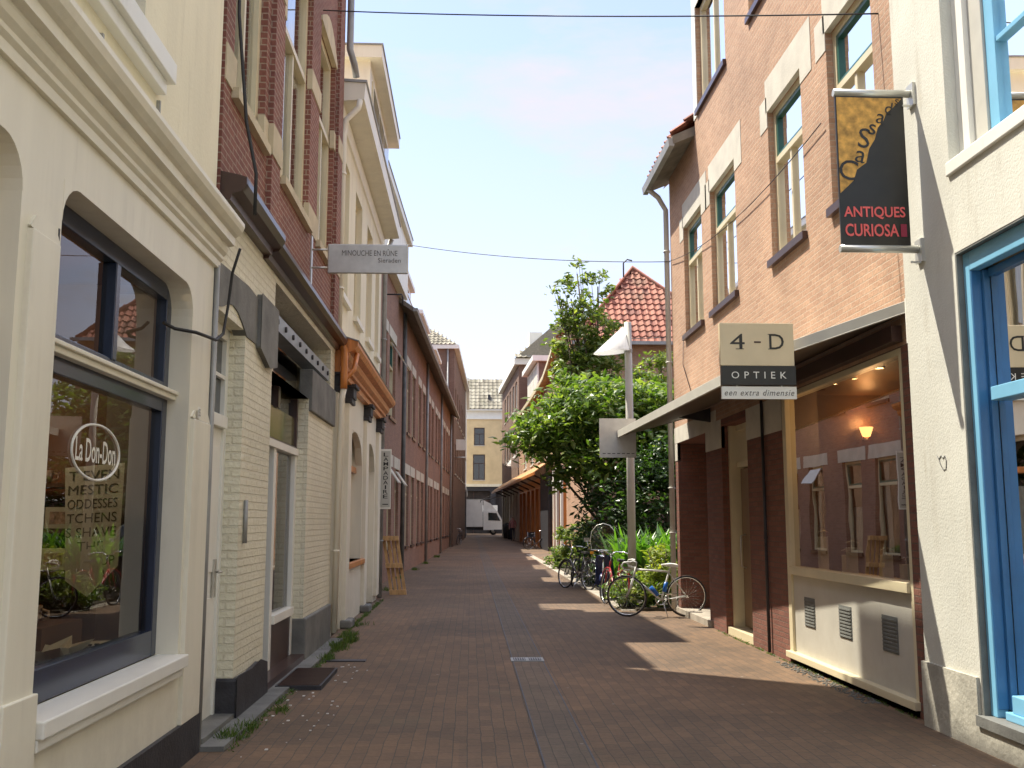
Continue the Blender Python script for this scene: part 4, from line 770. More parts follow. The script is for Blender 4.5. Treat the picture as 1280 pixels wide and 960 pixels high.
for i, (w_, z0, z1) in enumerate(((-.36, 1.66, 2.25), (-.46, 1.7, 2.22))):
    t = thing('hanging_tool', ('dark iron rod hanging behind blue window frame' if i == 0 else 'iron rod with ring handle hanging in the blue framed window'), 'tool', tuple(F1(6.85, w_, z0)))
    MB(F1).tube([(6.85, w_, z0), (6.85, w_, z1)], .009, 6).build('rod', 'tar', t)
    n = 12; MB(F1).tube([(6.85, w_+.03*math.cos(2*math.pi*j/n), z1+.03+.03*math.sin(2*math.pi*j/n)) for j in range(n)], .007, 5, closed=True).build('ring', 'tar', t)
tag(MB().tube([tuple(F1(*p)) for p in [(6.9, -.27, 3.45), (6.9, -.28, 3.2), (6.88, -.32, 2.9), (6.9, -.40, 2.5), (6.9, -.42, 1.9)]], .01, 6).build('black_cord', 'rubber'), 'black cord hanging inside the blue framed shop window', 'cord')
# upper window
mb = MB(F1); mb.box(7.02, 7.18, -.2, -.09, 4.3, 6.6).box(2.2, 7.02, -.2, -.09, 6.45, 6.6); uw = mb.build('upper_window', 'white', R1, .005)
MB(F1).box(2.1, 7.2, -.2, .025, 4.2, 4.31).build('sill', 'white', uw, .01)
MB(F1).box(6.83, 7.02, -.2, -.13, 4.31, 6.45).build('inner_frame', 'greypaint', uw, .004)
mb = MB(F1); mb.box(6.70, 6.83, -.24, -.15, 4.33, 6.45).box(2.2, 6.70, -.24, -.15, 4.31, 4.4).box(2.2, 6.70, -.24, -.15, 6.35, 6.45).box(2.2, 6.70, -.23, -.16, 5.05, 5.09).box(4.3, 4.4, -.24, -.15, 4.4, 6.35); mb.build('sash', 'ltblue', uw, .004)
MB(F1).quad((2.2, -.2, 4.35), (6.75, -.2, 4.35), (6.75, -.2, 6.4), (2.2, -.2, 6.4)).build('pane', 'glass', uw)
bl = MB(F1)
for i in range(46): bl.box(2.3, 6.8, -.29, -.26, 4.35+i*.045, 4.385+i*.045)
bl.build('blind', 'yellowpaint', uw)
MB(F1).box(2.25, 7.15, -1.5, -.4, 4.3, 6.6).build('inner_wall', 'brownint', R1)
mb = MB(); n = 16   # scribble on the wall
pts = [(7.87-.02*i if 0 else 0, 0, 0) for i in range(2)]
c0 = Vector((3.626, 7.35, 2.02)); sc_ = [(-.0, .0), (.03, -.05), (.07, -.09), (.11, -.08), (.12, -.02), (.10, .02), (.07, .0), (.04, .025), (.0, .0), (-.03, .03)]
tag(MB().tube([(3.627, 7.62-a, 2.08+b) for a, b in sc_], .0028, 4).build('wall_scribble', 'tar'), 'small thin scribble drawn on the white stucco wall', 'graffiti')
# projecting antiques sign
S = thing('shop_sign', 'ochre and black projecting sign lettered ANTIQUES CURIOSA on aluminium rods', 'sign', (3.6, 7.72, 3.8))
Y0 = 7.72
MB().box(2.975, 3.545, Y0-.008, Y0+.008, 3.80, 5.07).build('sign_plate', 'signblack', S)
yy = Y0-.0105; edge = [(2.985, 4.24), (3.05, 4.30), (3.10, 4.35), (3.13, 4.44), (3.17, 4.47), (3.21, 4.50), (3.24, 4.62), (3.29, 4.70), (3.32, 4.80), (3.37, 4.86), (3.40, 4.93), (3.45, 4.97), (3.50, 5.02), (3.53, 5.055)]
MB().add([(2.985, yy, 5.06)]+[(a, yy, b) for a, b in edge[::-1]], [tuple(range(len(edge)+1))]).build('ochre_field', 'ochre', S)
yy2 = Y0-.0135; Vn = (0, 0, 1); Un = (1, 0, 0)
for ch, x, z, h, rot in (('C', 3.04, 4.355, .17, 12), ('a', 3.15, 4.50, .10, 15), ('S', 3.19, 4.625, .17, 8), ('s', 3.265, 4.74, .09, 10), ('a', 3.335, 4.835, .085, 15), ('d', 3.41, 4.92, .10, 10), ('s', 3.485, 5.0, .05, 10)):
    a_ = R(-rot); text(ch, 'sign_lettering', 'signblack', S, (x, yy2, z), (math.cos(a_), 0, math.sin(a_)), (-math.sin(a_), 0, math.cos(a_)), None, h, .001, bold=.0)
def pixtext(s, x0, z0, wd, ht):
    m1 = text(s, 'sign_lettering', 'signred', S, (x0+wd/2, yy2, z0), Un, Vn, wd, ht, .001, bold=.02)
pixtext('ANTIQUES', 3.005, 4.025, .505, .105); pixtext('CURIOSA', 3.01, 3.88, .44, .105)
MB().box(3.465, 3.515, yy2-.001, yy2, 3.88, 3.985).build('colour_block', 'signred2', S)
mb = MB(); mb.tube([(2.965, Y0, 5.10), (3.60, Y0, 5.10)], .032, 14).tube([(2.965, Y0, 3.78), (3.60, Y0, 3.78)], .032, 14); mb.build('rod', 'alu', S)
mb = MB()
for z in (5.10, 3.78): mb.box(3.605, 3.63, Y0-.06, Y0+.06, z-.11, z+.08)
for z in (5.03, 3.71): mb.box(3.53, 3.61, Y0-.03, Y0-.015, z-.05, z-.035)
mb.build('wall_bracket', 'alu', S)

# ------------------------------------------------------------------ RIGHT R2: optician
F2 = Frame((3.7, 0), (0, 1), (-1, 0))
R2 = thing('brick_shop_house', 'sunlit orange pink brick house above the optician shopfront on the right', 'building', (3.7, 13, 0))
uo = [(15.5, 16.85), (13.45, 14.9), (10.6, 11.85), (8.62, 9.78)]
ops = [(a, b, 4.77, 6.7, .25) for a, b in uo]
wall(F2, 8.08, 18.0, 3.1, 7.98, ops, .2, 7, 'wall', 'pinkbrick', R2, top=False); wall(F2, 8.08, 15.78, 7.98, 11.6, [(11.0, 12.5, 8.3, 9.9, .25), (13.75, 15.55, 8.3, 10.1, .25)], .2, 7, 'upper_wall', 'pinkbrick', R2)
interior(F2, 8.08, 18.0, 3.5, 7.9, R2, -.26, -3); interior(F2, 8.08, 15.7, 8.1, 11.5, R2, -.26, -3)
for i, (a, b) in enumerate(uo):
    wf = window(F2, R2, a, b, 4.77, 6.7, .08, .08, 'yellowpaint', (.52,), (6.03,), topsash='greenpaint', sill='brownpaint', proud=.06, curtain=.62)
    mb = MB(F2); mb.box(a-.38, b+.05, -.06, .007, 6.696, 7.12).box(a-.38, a-.003, -.06, .007, 6.50, 6.696).box(b+.003, b+.3, -.06, .007, 6.50, 6.9).build('lintel', 'lintel', wf)
    MB(F2).box(a-.003, a+.0, -.2, .0, 4.77, 6.7) if 0 else None
window(F2, R2, 11.0, 12.5, 8.3, 9.9, .08, .07, 'yellowpaint', (.5,), (), sill='brownpaint', curtain=1)
wf = window(F2, R2, 13.75, 15.55, 8.3, 10.1, .08, .1, 'yellowpaint', (.5,), (), sill='brownpaint', curtain=1)
mb = MB(F2); mb.box(15.56, 15.80, -.3, .012, 8.22, 10.5).box(13.7, 15.55, -.1, .012, 10.1, 10.5).box(13.6, 15.9, -.4, .06, 10.5, 10.62); mb.build('dormer_casing', 'white', R2)
mb = MB(F2); mb.prism([(-.4, 8.36), (-.02, 7.99), (.34, 7.84), (.36, 7.84), (.38, 7.97), (.0, 8.14), (-.4, 8.5)], 15.82, 18.35).build('eave', plain('weathered_eave_soffit', (.20, .18, .14), .8, .3, 4), R2)
MB(F2).prism([(.34, 7.80), (.43, 7.80), (.45, 7.93), (.34, 7.93)], 15.83, 18.37).build('gutter', 'galv', R2)
tiles(F2(15.85, .33, 8.02), F2.t, Vector((.75, 0, .66)), lambda u, v: True, 2.3, 3.4, .24, .32, 'roof_tiles', 'redtile', R2)
MB(F2).add([(15.8, 0, 8.0), (18.6, 0, 8.0), (18.6, -3, 10.6), (15.8, -3, 10.6)], [(0, 1, 2, 3)]).build('roof', 'redtile', R2)
# ground floor: porch, piers, door, shop window
wall(F2, 8.08, 18.0, -.1, 3.1, [(15.6, 17.75, -.1, 2.98, .9), (13.25, 14.62, -.1, 3.0, .3), (8.36, 11.72, .0, 3.09, .12)], .2, 7, 'ground_wall', 'redbrick', R2, top=False)
mb = MB(F2); mb.box(15.6, 17.75, -1.0, -.9, 0, 3); mb.build('porch_back_wall', 'redbrick', R2)
MB(F2).box(16.1, 17.1, -.9, -.86, .1, 2.2).build('porch_door', 'brownpaint', R2)
mb = MB(F2); mb.box(14.62, 15.6, -.05, .008, 2.68, 3.10).box(14.9, 18.0, -.05, .010, 2.99, 3.27).box(17.75, 18.0, -.05, .008, 2.68, 2.985).box(11.73, 13.25, -.05, .008, 2.68, 3.1); mb.build('concrete_band', 'lintel', R2)
d = MB(F2); a, b = -.3, -.2; d.box(13.25, 13.33, a, b, .08, 3.0).box(14.54, 14.62, a, b+.1, .08, 3.0).box(13.33, 14.54, a, b, 2.92, 3.0).box(13.33, 14.54, a, b, 2.38, 2.46).box(13.2, 14.62, a, -.02, 0, .1)
df = d.build('shop_door', 'yellowpaint', R2)
MB(F2).box(13.4, 14.5, -.28, -.24, .12, 2.36).build('door_leaf', plain('tan_door', (.22, .14, .08), .5, .1), df); MB(F2).quad((13.33, -.25, 2.46), (14.54, -.25, 2.46), (14.54, -.25, 2.92), (13.33, -.25, 2.92)).build('pane', 'shopglass', df)
MB(F2).tube([(14.3, -.23, .95), (14.3, -.16, .97), (14.3, -.16, 1.4), (14.3, -.23, 1.42)], .014, 6).build('handle', 'steel', df)
pipe([(12.42, .035, .02), (12.42, .035, 3.12)], .02, 'tar', R2, F2, 'thin_pipe', clips=((12.42, .035, 1.4),))
s = MB(F2); a, b = -.12, .0; s.box(8.36, 8.42, a, b, .12, 3.09).box(11.60, 11.72, a, b, .12, 3.09).box(8.42, 11.60, a, b+.03, 1.0, 1.09).box(8.42, 11.60, a, b, 3.03, 3.09).box(8.34, 11.73, a, .05, .06, .13)
sf = s.build('shop_window', 'yellowpaint', R2, .005)
MB(F2).box(8.42, 11.60, -.1, -.03, .13, 1.0).build('lower_panel', plain('off_white_panel', (.52, .50, .43), .45, .05, grime=.5), sf)
for a in (10.9, 9.85, 8.78):
    k = MB(F2)
    k.box(a, a+.33, -.03, -.024, .45, .77)
    k.build('vent_grille', 'greyband', sf); k = MB(F2)
    for i in range(9): k.box(a+.01, a+.32, -.0235, -.017, .465+i*.033, .48+i*.033)
    k.build('grille_slat', 'greyband', sf)
MB(F2).quad((8.42, -.06, 1.05), (11.62, -.06, 1.05), (11.62, -.06, 3.06), (8.42, -.06, 3.06)).build('pane', 'optglass', sf)
mb = MB(F2)
mb.quad((8.1, -.13, 3.25), (12.9, -.13, 3.25), (12.9, -3.2, 3.25), (8.1, -3.2, 3.25)); mb.quad((12.9, -.13, .1), (12.9, -3.2, .1), (12.9, -3.2, 3.25), (12.9, -.13, 3.25)); mb.quad((8.1, -3.2, .1), (12.9, -3.2, .1), (12.9, -3.2, 3.25), (8.1, -3.2, 3.25)); mb.quad((8.1, -.13, .1), (8.1, -3.2, .1), (8.1, -3.2, 3.25), (8.1, -.13, 3.25)); mb.quad((8.1, -.13, .1), (12.9, -.13, .1), (12.9, -3.2, .1), (8.1, -3.2, .1))
mb.build('room', 'orangeint', R2)
MB(F2).box(8.4, 11.6, -.75, -.12, .9, 1.02).build('display_ledge', 'yellowpaint', sf)
mb = MB(F2); mb.box(12.2, 12.5, -3.0, -1.9, .1, 3.2).box(11.9, 12.15, -.5, -.2, .1, 3.2).build('inner_partition', 'orangeint', R2)
for i, (x, y, r, lb) in enumerate(((4.35, 10.4, .055, 'large round glowing ceiling spot nearest the camera in the optician shop'), (4.4, 11.2, .03, 'small round ceiling spot between the two large ones in the optician shop'), (4.3, 11.65, .055, 'large round glowing ceiling spot farther back in the optician shop'), (4.28, 12.4, .03, 'small ceiling spot farthest back in the optician shop'))):
    t = thing('ceiling_spot', lb, 'lamp', (x, y, 3.24), 'ceiling spots in the optician shop')
    MB().lathe((x, y, 3.225), [(0, 0), (r, 0), (r, .02)], 16).build('bulb_disc', 'spot', t); MB().lathe((x, y, 3.222), [(r, 0), (r*1.25, 0), (r*1.3, .025)], 16).build('trim_ring', 'alu', t)
pl = bpy.data.lights.new('shop_lamp_light', 'POINT'); pl.energy = 13; pl.color = (1, .6, .3); pl.shadow_soft_size = .12; po = bpy.data.objects.new('shop_lamp_light', pl); po.location = (4.6, 11.2, 2.75); col.objects.link(po)
pl = bpy.data.lights.new('wall_lamp_light', 'POINT'); pl.energy = 7; pl.color = (1, .5, .2); pl.shadow_soft_size = .05; po = bpy.data.objects.new('wall_lamp_light', pl); po.location = (5.15, 12.7, 2.9); col.objects.link(po)
t = thing('wall_lamp', 'glowing orange wall lamp on the far wall of the optician shop', 'lamp', (5.15, 12.85, 2.7)); MB().lathe((5.15, 12.8, 2.7), [(.05, 0), (.09, .12)], 14).build('lamp_shade', 'lampglow', t); MB().box(5.13, 5.17, 12.8, 12.9, 2.66, 2.7).build('lamp_arm', 'alu', t)
dl = [('tall white display column', 11.2, 3.95, .55), ('short pale display column', 10.75, 4.05, .3), ('tall white display column', 10.35, 3.95, .42), ('squat white display column', 10.0, 4.15, .22), ('pair-topped pale display column', 9.6, 4.0, .35), ('slim white display column', 9.3, 4.2, .48), ('short white display column', 9.05, 3.95, .26), ('tall white display column', 8.75, 4.1, .5)]
where = ['at the far end of the optician window', 'second from the far end of the optician window', 'third from the far end of the optician window', 'in the middle of the optician window', 'just nearer than the middle of the optician window', 'third from the near end of the optician window', 'second from the near end of the optician window', 'at the near end of the optician window']
for (nm, y, x, h), wh in zip(dl, where):
    t = thing('display_stand', nm+' '+wh, 'display stand', (x, y, 1.02), 'display stands in the optician window')
    MB().box(x-.045, x+.045, y-.045, y+.045, 1.02, 1.02+h*.75).build('column', 'white', t); MB().tube([(x-.07, y-.02, 1.02+h*.75+.05), (x-.02, y-.03, 1.02+h*.75+.07), (x+.02, y-.03, 1.02+h*.75+.07), (x+.07, y-.02, 1.02+h*.75+.05)], .008, 5).tube([(x, y, 1.02+h*.75), (x, y, 1.02+h*.75+.07)], .008, 5).build('spectacle_rest', 'chrome', t)
# canopy
CN = thing('canopy', 'shopfront canopy sloping down from the brick wall, with pale grey edge, over the optician shop', 'canopy', (3.3, 12, 3.1))
a0, a1, b0, b1 = (3.69, 8.12, 3.36), (3.69, 16.9, 3.36), (2.83, 8.92, 3.11), (2.45, 16.4, 2.99)
lo = [a0, b0, b1, a1]; hi = [(x, y, z+.035) for x, y, z in lo]
MB().add(lo+hi, [(0, 1, 2, 3), (7, 6, 5, 4)]+[(i, (i+1) % 4, 4+(i+1) % 4, 4+i) for i in range(4)]).build('soffit', plain('dark_brown_soffit', (.10, .07, .045), .5, .15), CN)
mb = MB()
def edge_board(p, q, t, z0, z1):
    p, q = Vector(p), Vector(q); d = (q-p); nn = Vector((d.y, -d.x, 0)).normalized()*t; Z0, Z1 = Vector((0, 0, z0)), Vector((0, 0, z1))
    mb.add([tuple(k) for k in (p+Z0, q+Z0, q+nn+Z0, p+nn+Z0, p+Z1, q+Z1, q+nn+Z1, p+nn+Z1)], [(0, 1, 2, 3), (4, 5, 6, 7), (0, 1, 5, 4), (1, 2, 6, 5), (2, 3, 7, 6), (3, 0, 4, 7)])
edge_board(b1, b0, .03, -.015, .10); edge_board(b0, a0, .03, -.01, .09); edge_board(a1, b1, .03, -.01, .09)
mb.add([(x, y, z+.06) for x, y, z in (a0, b0, b1, a1)], [(0, 1, 2, 3)])
mb.build('fascia', 'greypaint', CN, .004)
MB().box(3.64, 3.72, 8.075, 8.10, 3.08, 3.46).build('end_plate', 'white', CN)
for yb in (15.2, 11.9): MB().add([(3.69, yb, 3.34), (3.69, yb, 3.12), (3.2, yb, 3.19), (3.69, yb+.06, 3.34), (3.69, yb+.06, 3.12), (3.2, yb+.06, 3.19)], [(0, 1, 2), (3, 5, 4), (0, 3, 4, 1), (1, 4, 5, 2), (0, 2, 5, 3)]).build('support_bracket', 'tar', CN)
MB().box(3.60, 3.69, 8.3, 11.9, 3.13, 3.27).build('shutter_housing', 'brownpaint', CN)
# 4-D sign
S = thing('shop_sign', 'square cream projecting sign lettered 4-D OPTIEK with a black band', 'sign', (2.55, 8.7, 2.68))
y = 8.7; K = 8.7/10.6
def kx(v): return v*K
def kz(v): return 1.6+(v-1.6)*K
MB().box(kx(2.69), kx(3.50), y-.025, y+.025, kz(3.27), kz(3.74)).build('light_box', plain('glowing_cream_sign', (.72, .60, .38), .4, .12, 1.5, bs=0), S, .004)
MB().box(kx(2.70), kx(3.51), y-.027, y+.027, kz(3.06), kz(3.268)).build('black_band', 'signblack', S); MB().box(kx(2.70), kx(3.515), y-.016, y+.016, kz(2.91), kz(3.045)).build('strip_plate', 'white', S)
ty = y-.026
text('4', 'sign_lettering', 'signblack', S, (kx(2.88), ty, kz(3.45)), Un, Vn, .16*K, .17*K, .002); text('-', 'sign_lettering', 'brownpaint', S, (kx(3.10), ty, kz(3.52)), Un, Vn, .075*K, .018*K, .002); text('D', 'sign_lettering', 'signblack', S, (kx(3.31), ty, kz(3.45)), Un, Vn, .16*K, .17*K, .002)
mb = MB(); mb.box(kx(3.215), kx(3.27), ty-.0025, ty-.002, kz(3.45), kz(3.457)).box(kx(3.215), kx(3.27), ty-.0025, ty-.002, kz(3.613), kz(3.62)).box(kx(2.86), kx(2.95), ty-.0025, ty-.002, kz(3.45), kz(3.457)); mb.build('letter_serif', 'signblack', S)
text('OPTIEK', 'sign_lettering', 'white', S, (kx(3.105), y-.028, kz(3.13)), Un, Vn, .60*K, .075*K, .002, space=1.8); text('een extra dimensie', 'sign_lettering', 'textgrey', S, (kx(3.108), y-.017, kz(2.945)), Un, Vn, .76*K, .065*K, .002, shear=.3, space=1.15)
mb = MB()
for x in (kx(2.87), kx(3.36)): mb.box(x-.004, x+.004, y-.004, y+.004, kz(3.04), kz(3.065))
mb.build('hanger_hook', 'alu', S); MB().box(2.80, 2.84, y+.02, 8.93, 3.12, 3.17).build('sign_arm', 'alu', S)
pipe([(18.06, .38, 7.8), (18.06, .2, 7.65), (18.06, .06, 7.4), (18.06, .06, .05)], .05, 'greypaint', R2, F2, clips=tuple((18.06, .06, z) for z in (1.4, 2.2, 4.5, 6.6)))
pipe([(16.98, .02, 4.72), (17.05, .02, 4.3), (16.2, .02, 3.5)], .006, 'tar', R2, F2, 'thin_wire')

# ------------------------------------------------------------------ street lamp and plate
LP = thing('street_lamp', 'tall grey lamp pole with white triangular shade beside the parked bicycles', 'street lamp', (3.19, 19.9, 0))
MB().tube([(3.19, 19.9, 0), (3.19, 19.9, 3.0), (3.18, 19.9, 5.62)], [.085, .08, .072], 16).build('pole', 'greypaint', LP)
MB().lathe((3.18, 19.9, 5.0), [(.085, 0), (.085, .06)], 16).box(3.1, 3.2, 19.82, 19.98, 5.05, 5.08).build('clamp', 'galv', LP)
n = 24; ap = (3.07, 19.8, 5.52); vs = [ap]+[(2.84+.37*math.cos(2*math.pi*i/n), 19.9+.34*math.sin(2*math.pi*i/n), 5.0+.03*math.cos(2*math.pi*i/n)) for i in range(n)]+[(2.84, 19.9, 5.06)]
MB().add(vs[:-1], [(0, 1+i, 1+(i+1) % n) for i in range(n)], smooth=True).build('lamp_shade', 'lamp', LP); MB().add(vs[1:], [(i, (i+1) % n, n) for i in range(n)]).build('lamp_reflector', 'lamp', LP)
S = thing('shop_sign', 'blank square grey metal sign plate at the end of the canopy', 'sign', (2.43, 16.45, 2.6))
MB().box(2.13, 2.74, 16.47, 16.49, 2.65, 3.30).build('sign_plate', 'steel', S)
k = MB()
for i in range(7): k.box(2.18+i*.08, 2.23+i*.08, 16.465, 16.469, 2.71, 2.722)
k.build('slot', 'tar', S)
L2_ = thing('street_lamp', 'small distant lamp with white triangular shade mounted on the far right buildings', 'street lamp', (3.0, 75, 5.5), 'wall lamps')
vs = [(3.35, 75, 6.6)]+[(3.0+.38*math.cos(2*math.pi*i/n), 75+.35*math.sin(2*math.pi*i/n), 5.75) for i in range(n)]
MB().add(vs, [(0, 1+i, 1+(i+1) % n) for i in range(n)]).build('lamp_shade', 'lamp', L2_); MB().tube([(3.3, 75, 6.2), (3.9, 75, 6.2)], .04, 6).build('lamp_arm', 'galv', L2_)

# ------------------------------------------------------------------ red tile house behind garden
R3 = thing('red_roof_house', 'brick house with large red pantile hipped roof behind the garden trees', 'building', (6.5, 38, 0))
MB().box(4.3, 10.0, 36, 45, -.1, 8.05).build('wall', 'pinkbrick', R3)
MB().add([(3.75, 35.8, 8.05), (9.9, 35.8, 8.05), (6.45, 39.0, 11.6), (6.45, 42, 11.6), (3.75, 45.2, 8.05), (9.9, 45.2, 8.05)], [(0, 1, 2), (0, 2, 3, 4), (1, 5, 3, 2)]).build('roof', 'redtile', R3)
vd = Vector((0, 3.2, 3.55)); Lv = vd.length
tiles((3.75, 35.75, 8.08), (1, 0, 0), vd, lambda u, v: 2.7*v/Lv-.02 < u < 6.15-3.45*v/Lv+.02, 6.3, Lv, .26, .34, 'roof_tiles', 'redtile', R3)
tiles((3.75, 45.2, 8.08), (0, -1, 0), (2.7, 0, 3.55), lambda u, v: 3.2*v/Lv < u < 9.4-3.2*v/Lv, 9.4, 4.4, .26, .34, 'side_roof_tiles', 'redtile', R3)
MB().tube([(3.75, 35.75, 8.1), (6.45, 39.0, 11.7), (9.9, 35.75, 8.1)], .12, 8).build('ridge_tile', 'redtile', R3)
MB().box(3.65, 10, 35.55, 35.72, 7.98, 8.1).build('gutter', 'galv', R3)
MB().tube([(6.0, 38.4, 10.4), (6.0, 38.4, 11.75), (6.15, 38.4, 11.9), (6.35, 38.4, 11.85)], .03, 6).build('swan_neck_vent', 'tar', R3)
gw = tag(MB().box(3.9, 9.0, 29.5, 29.7, 0, 2.2).build('garden_wall', 'brownbrick'), 'shaded brown brick garden wall behind the bushes', 'wall')

# ------------------------------------------------------------------ far right buildings
FF = Frame((4.2, 58.8), (-.04, 1), (-1, -.04))
R4 = thing('brown_brick_house', 'tall brown brick house with white cornice near the street end on the right', 'building', tuple(FF(24, 0, 0)))
ro = [(a, a+1.5, z, z+2.1, .26) for z in (6.6, 10.2) for a in (17.2, 19.8, 22.8, 25.6, 28.4)]
wall(FF, 15.5, 33, 4.2, 13.3, ro, .13, 8, 'wall', 'brownbrick', R4); interior(FF, 15.5, 33, 4.4, 13, R4)
for (a, b, c, d, _) in ro: window(FF, R4, a, b, c, d, .09, .08, 'white', (.5,), (), sill='lintel', curtain=.7)
wall(FF, 15.5, 33, -.1, 4.2, [(a, a+1.5, .3, 3.9, .3) for a in (17, 19.6, 22.4, 25.2, 28, 30.6)], .3, 8, 'shopfront', 'lintel', R4, top=False)
for a in (17, 19.6, 22.4, 25.2, 28, 30.6): window(FF, R4, a, a+1.5, .3, 3.9, .2, .08, 'brownpaint', (), (3,), pane='dkglass', name='shop_window')
MB(FF).box(15.3, 33.1, -8, .35, 13.3, 13.75).build('cornice', 'white', R4)
MB(FF).add([(15.3, .3, 13.76), (33, .3, 13.76), (33, -3.6, 17.2), (15.3, -3.6, 17.2), (15.3, -8, 13.76)], [(0, 1, 2, 3), (0, 3, 4)]).build('roof', 'greytile', R4)
vh = (FF.t*.9+Vector((0, 0, .8))).normalized()
MB().add([tuple(FF(15.2, .3, 13.78)), tuple(FF(15.2, -8, 13.78)), tuple(FF(18.8, -8, 17)), tuple(FF(18.8, -3.5, 17))], [(0, 1, 2, 3)]).build('hip_face', 'greytile', R4)
tiles(FF(15.15, .35, 13.82), -FF.n, vh, lambda u, v: u > v*.85, 8.3, 4.4, .4, .45, 'hip_tiles', 'greytile', R4)

MB(FF).box(16.5, 18, -1.9, -.9, 14.2, 16.0).build('roof_box', 'white', R4)
R5 = thing('timber_front_house', 'brick house with varnished timber shopfront and curved timber eave behind the tree', 'building', tuple(FF(4, 0, 0)))
o5 = [(-3.6, -2.2, 5.2, 6.9, .26), (1, 2.4, 5.2, 6.9, .26), (5.2, 6.8, 5.2, 6.9, .26), (9.6, 11.4, 5.2, 6.9, .26)]
wall(FF, -9.3, 15.4, 4.2, 8.9, o5, .13, 8, 'wall', 'pinkbrick', R5)
interior(FF, -9.3, 15.4, 4.3, 8.8, R5)
for o in o5: window(FF, R5, o[0], o[1], 5.2, 6.9, .08, .09, 'white', (.5,), (), sill='white')
g5 = [(-.4, 1.4), (2.0, 3.8), (4.6, 6.4), (7.4, 9.4), (10.4, 12.4), (13, 14.8)]
wall(FF, -9.3, 15.4, -.1, 4.2, [(a, b, .1, 3.6, .3) for a, b in g5]+[(-8.9, -7.7, 0, 3.4, .3)], .3, 8, 'timber_shopfront', 'orangewood', R5, top=False)
for a, b in g5: window(FF, R5, a, b, .1, 3.6, .2, .09, 'orangewood', (.5,), (2.8,), pane='dkglass', name='shop_window')
MB(FF).box(-8.88, -7.72, -.3, -.25, 0, 3.4).build('dark_door', 'tar', R5)
MB(FF).box(-4.7, -.9, .0, .22, 0, 4.25).build('black_shutter', 'tar', R5)
mb = MB(FF)
for a in (-9.3, -7.6, -6.3): mb.box(a, a+.32, .0, .12, 0, 4.4)
mb.build('white_post', 'white', R5); MB(FF).box(-9.3, -5.2, -.01, .10, 3.5, 3.75).build('post_beam', 'white', R5)
CU = [(15.5, 8.92), (10, 8.95), (4.7, 9.05), (0, 9.2), (-3.8, 9.45), (-6, 9.85), (-7.6, 10.2), (-9.3, 10.7)]
mb = MB(FF)
for i in range(len(CU)-1):
    (a, z), (b, z2) = CU[i], CU[i+1]; m_ = 9
    for j in range(m_):
        p, q = a+(b-a)*j/m_, a+(b-a)*(j+.8)/m_; zp, zq = z+(z2-z)*j/m_, z+(z2-z)*(j+.8)/m_
        mb.add([(p, -.1, zp), (q, -.1, zq), (q, .34, zq), (p, .34, zp), (p, -.1, zp+.1), (q, -.1, zq+.1), (q, .34, zq+.1), (p, .34, zp+.1)], [(0, 1, 2, 3), (4, 5, 6, 7), (0, 1, 5, 4), (3, 2, 6, 7), (0, 3, 7, 4), (1, 2, 6, 5)])
mb.build('curved_eave', 'woodlit', R5)
MB(FF).add([(a, .36, z-.03) for a, z in CU]+[(a, .36, z+.2) for a, z in CU]+[(a, .41, z-.03) for a, z in CU]+[(a, .41, z+.2) for a, z in CU], [(i, i+1, 9+i, 8+i) for i in range(7)]+[(16+i, 17+i, 25+i, 24+i) for i in range(7)]+[(8+i, 9+i, 25+i, 24+i) for i in range(7)]+[(i, i+1, 17+i, 16+i) for i in range(7)]).build('eave_board', 'yellowpaint', R5)
MB(FF).add([(15.4, -.05, 8.9)]+[(-9.3, -.05, 8.9)]+[(a, -.05, z) for a, z in CU[::-1]], [tuple(range(10))]).build('gable_wall', 'pinkbrick', R5)
MB(FF).add([(a, .3, z+.2) for a, z in CU]+[(a, -3.5, z+2.4) for a, z in CU], [(i, i+1, 9+i, 8+i) for i in range(7)]).build('roof', 'redtile', R5)
MB(FF).add([(-9.3, -.02, 8.9), (-9.3, .0, 10.8), (-9.3, -3.5, 13.1), (-9.3, -7, 10.8), (-9.3, -8, 8.9)], [(0, 1, 2, 3, 4)]).build('end_gable', 'pinkbrick', R5)
MB(FF).box(4.2, 11.0, -3, -.3, 9.0, 11.75).build('dormer', 'brownbrick', R5); MB(FF).box(3.9, 11.3, -3.2, .15, 11.75, 12.1).build('dormer_cornice', 'white', R5)
fr = MB(FF).box(4.3, 10.9, -.299, -.2, 9.4, 11.7).build('dormer_window', 'white', R5)
for a in (4.6, 6.7, 8.9): MB(FF).box(a, a+1.8, -.198, -.19, 9.6, 11.5).build('pane', 'curtain', fr)
tiles(FF(4, -1.0, 12.1), FF.t, Vector((.75, 0, .66)), lambda u, v: True, 11, 3.6, .4, .45, 'side_roof_tiles', 'greytile', R5)
MB(FF).box(13, 14, -3.6, -2.8, 8.9, 15.4).build('chimney', 'brownbrick', R5)
AN = thing('tv_antenna', 'thin television aerial on the roof behind the tree', 'antenna', tuple(FF(-3, -.9, 11.0)))
p = FF(-3, -.9, 11.0); mb = MB().tube([tuple(p), (p.x, p.y, 14.1)], .03, 6)
for z in (12.9, 13.3, 13.65, 13.9): mb.tube([(p.x-.45, p.y, z+.08), (p.x+.4, p.y, z-.08)], .012, 5)
mb.build('mast', 'galv', AN)
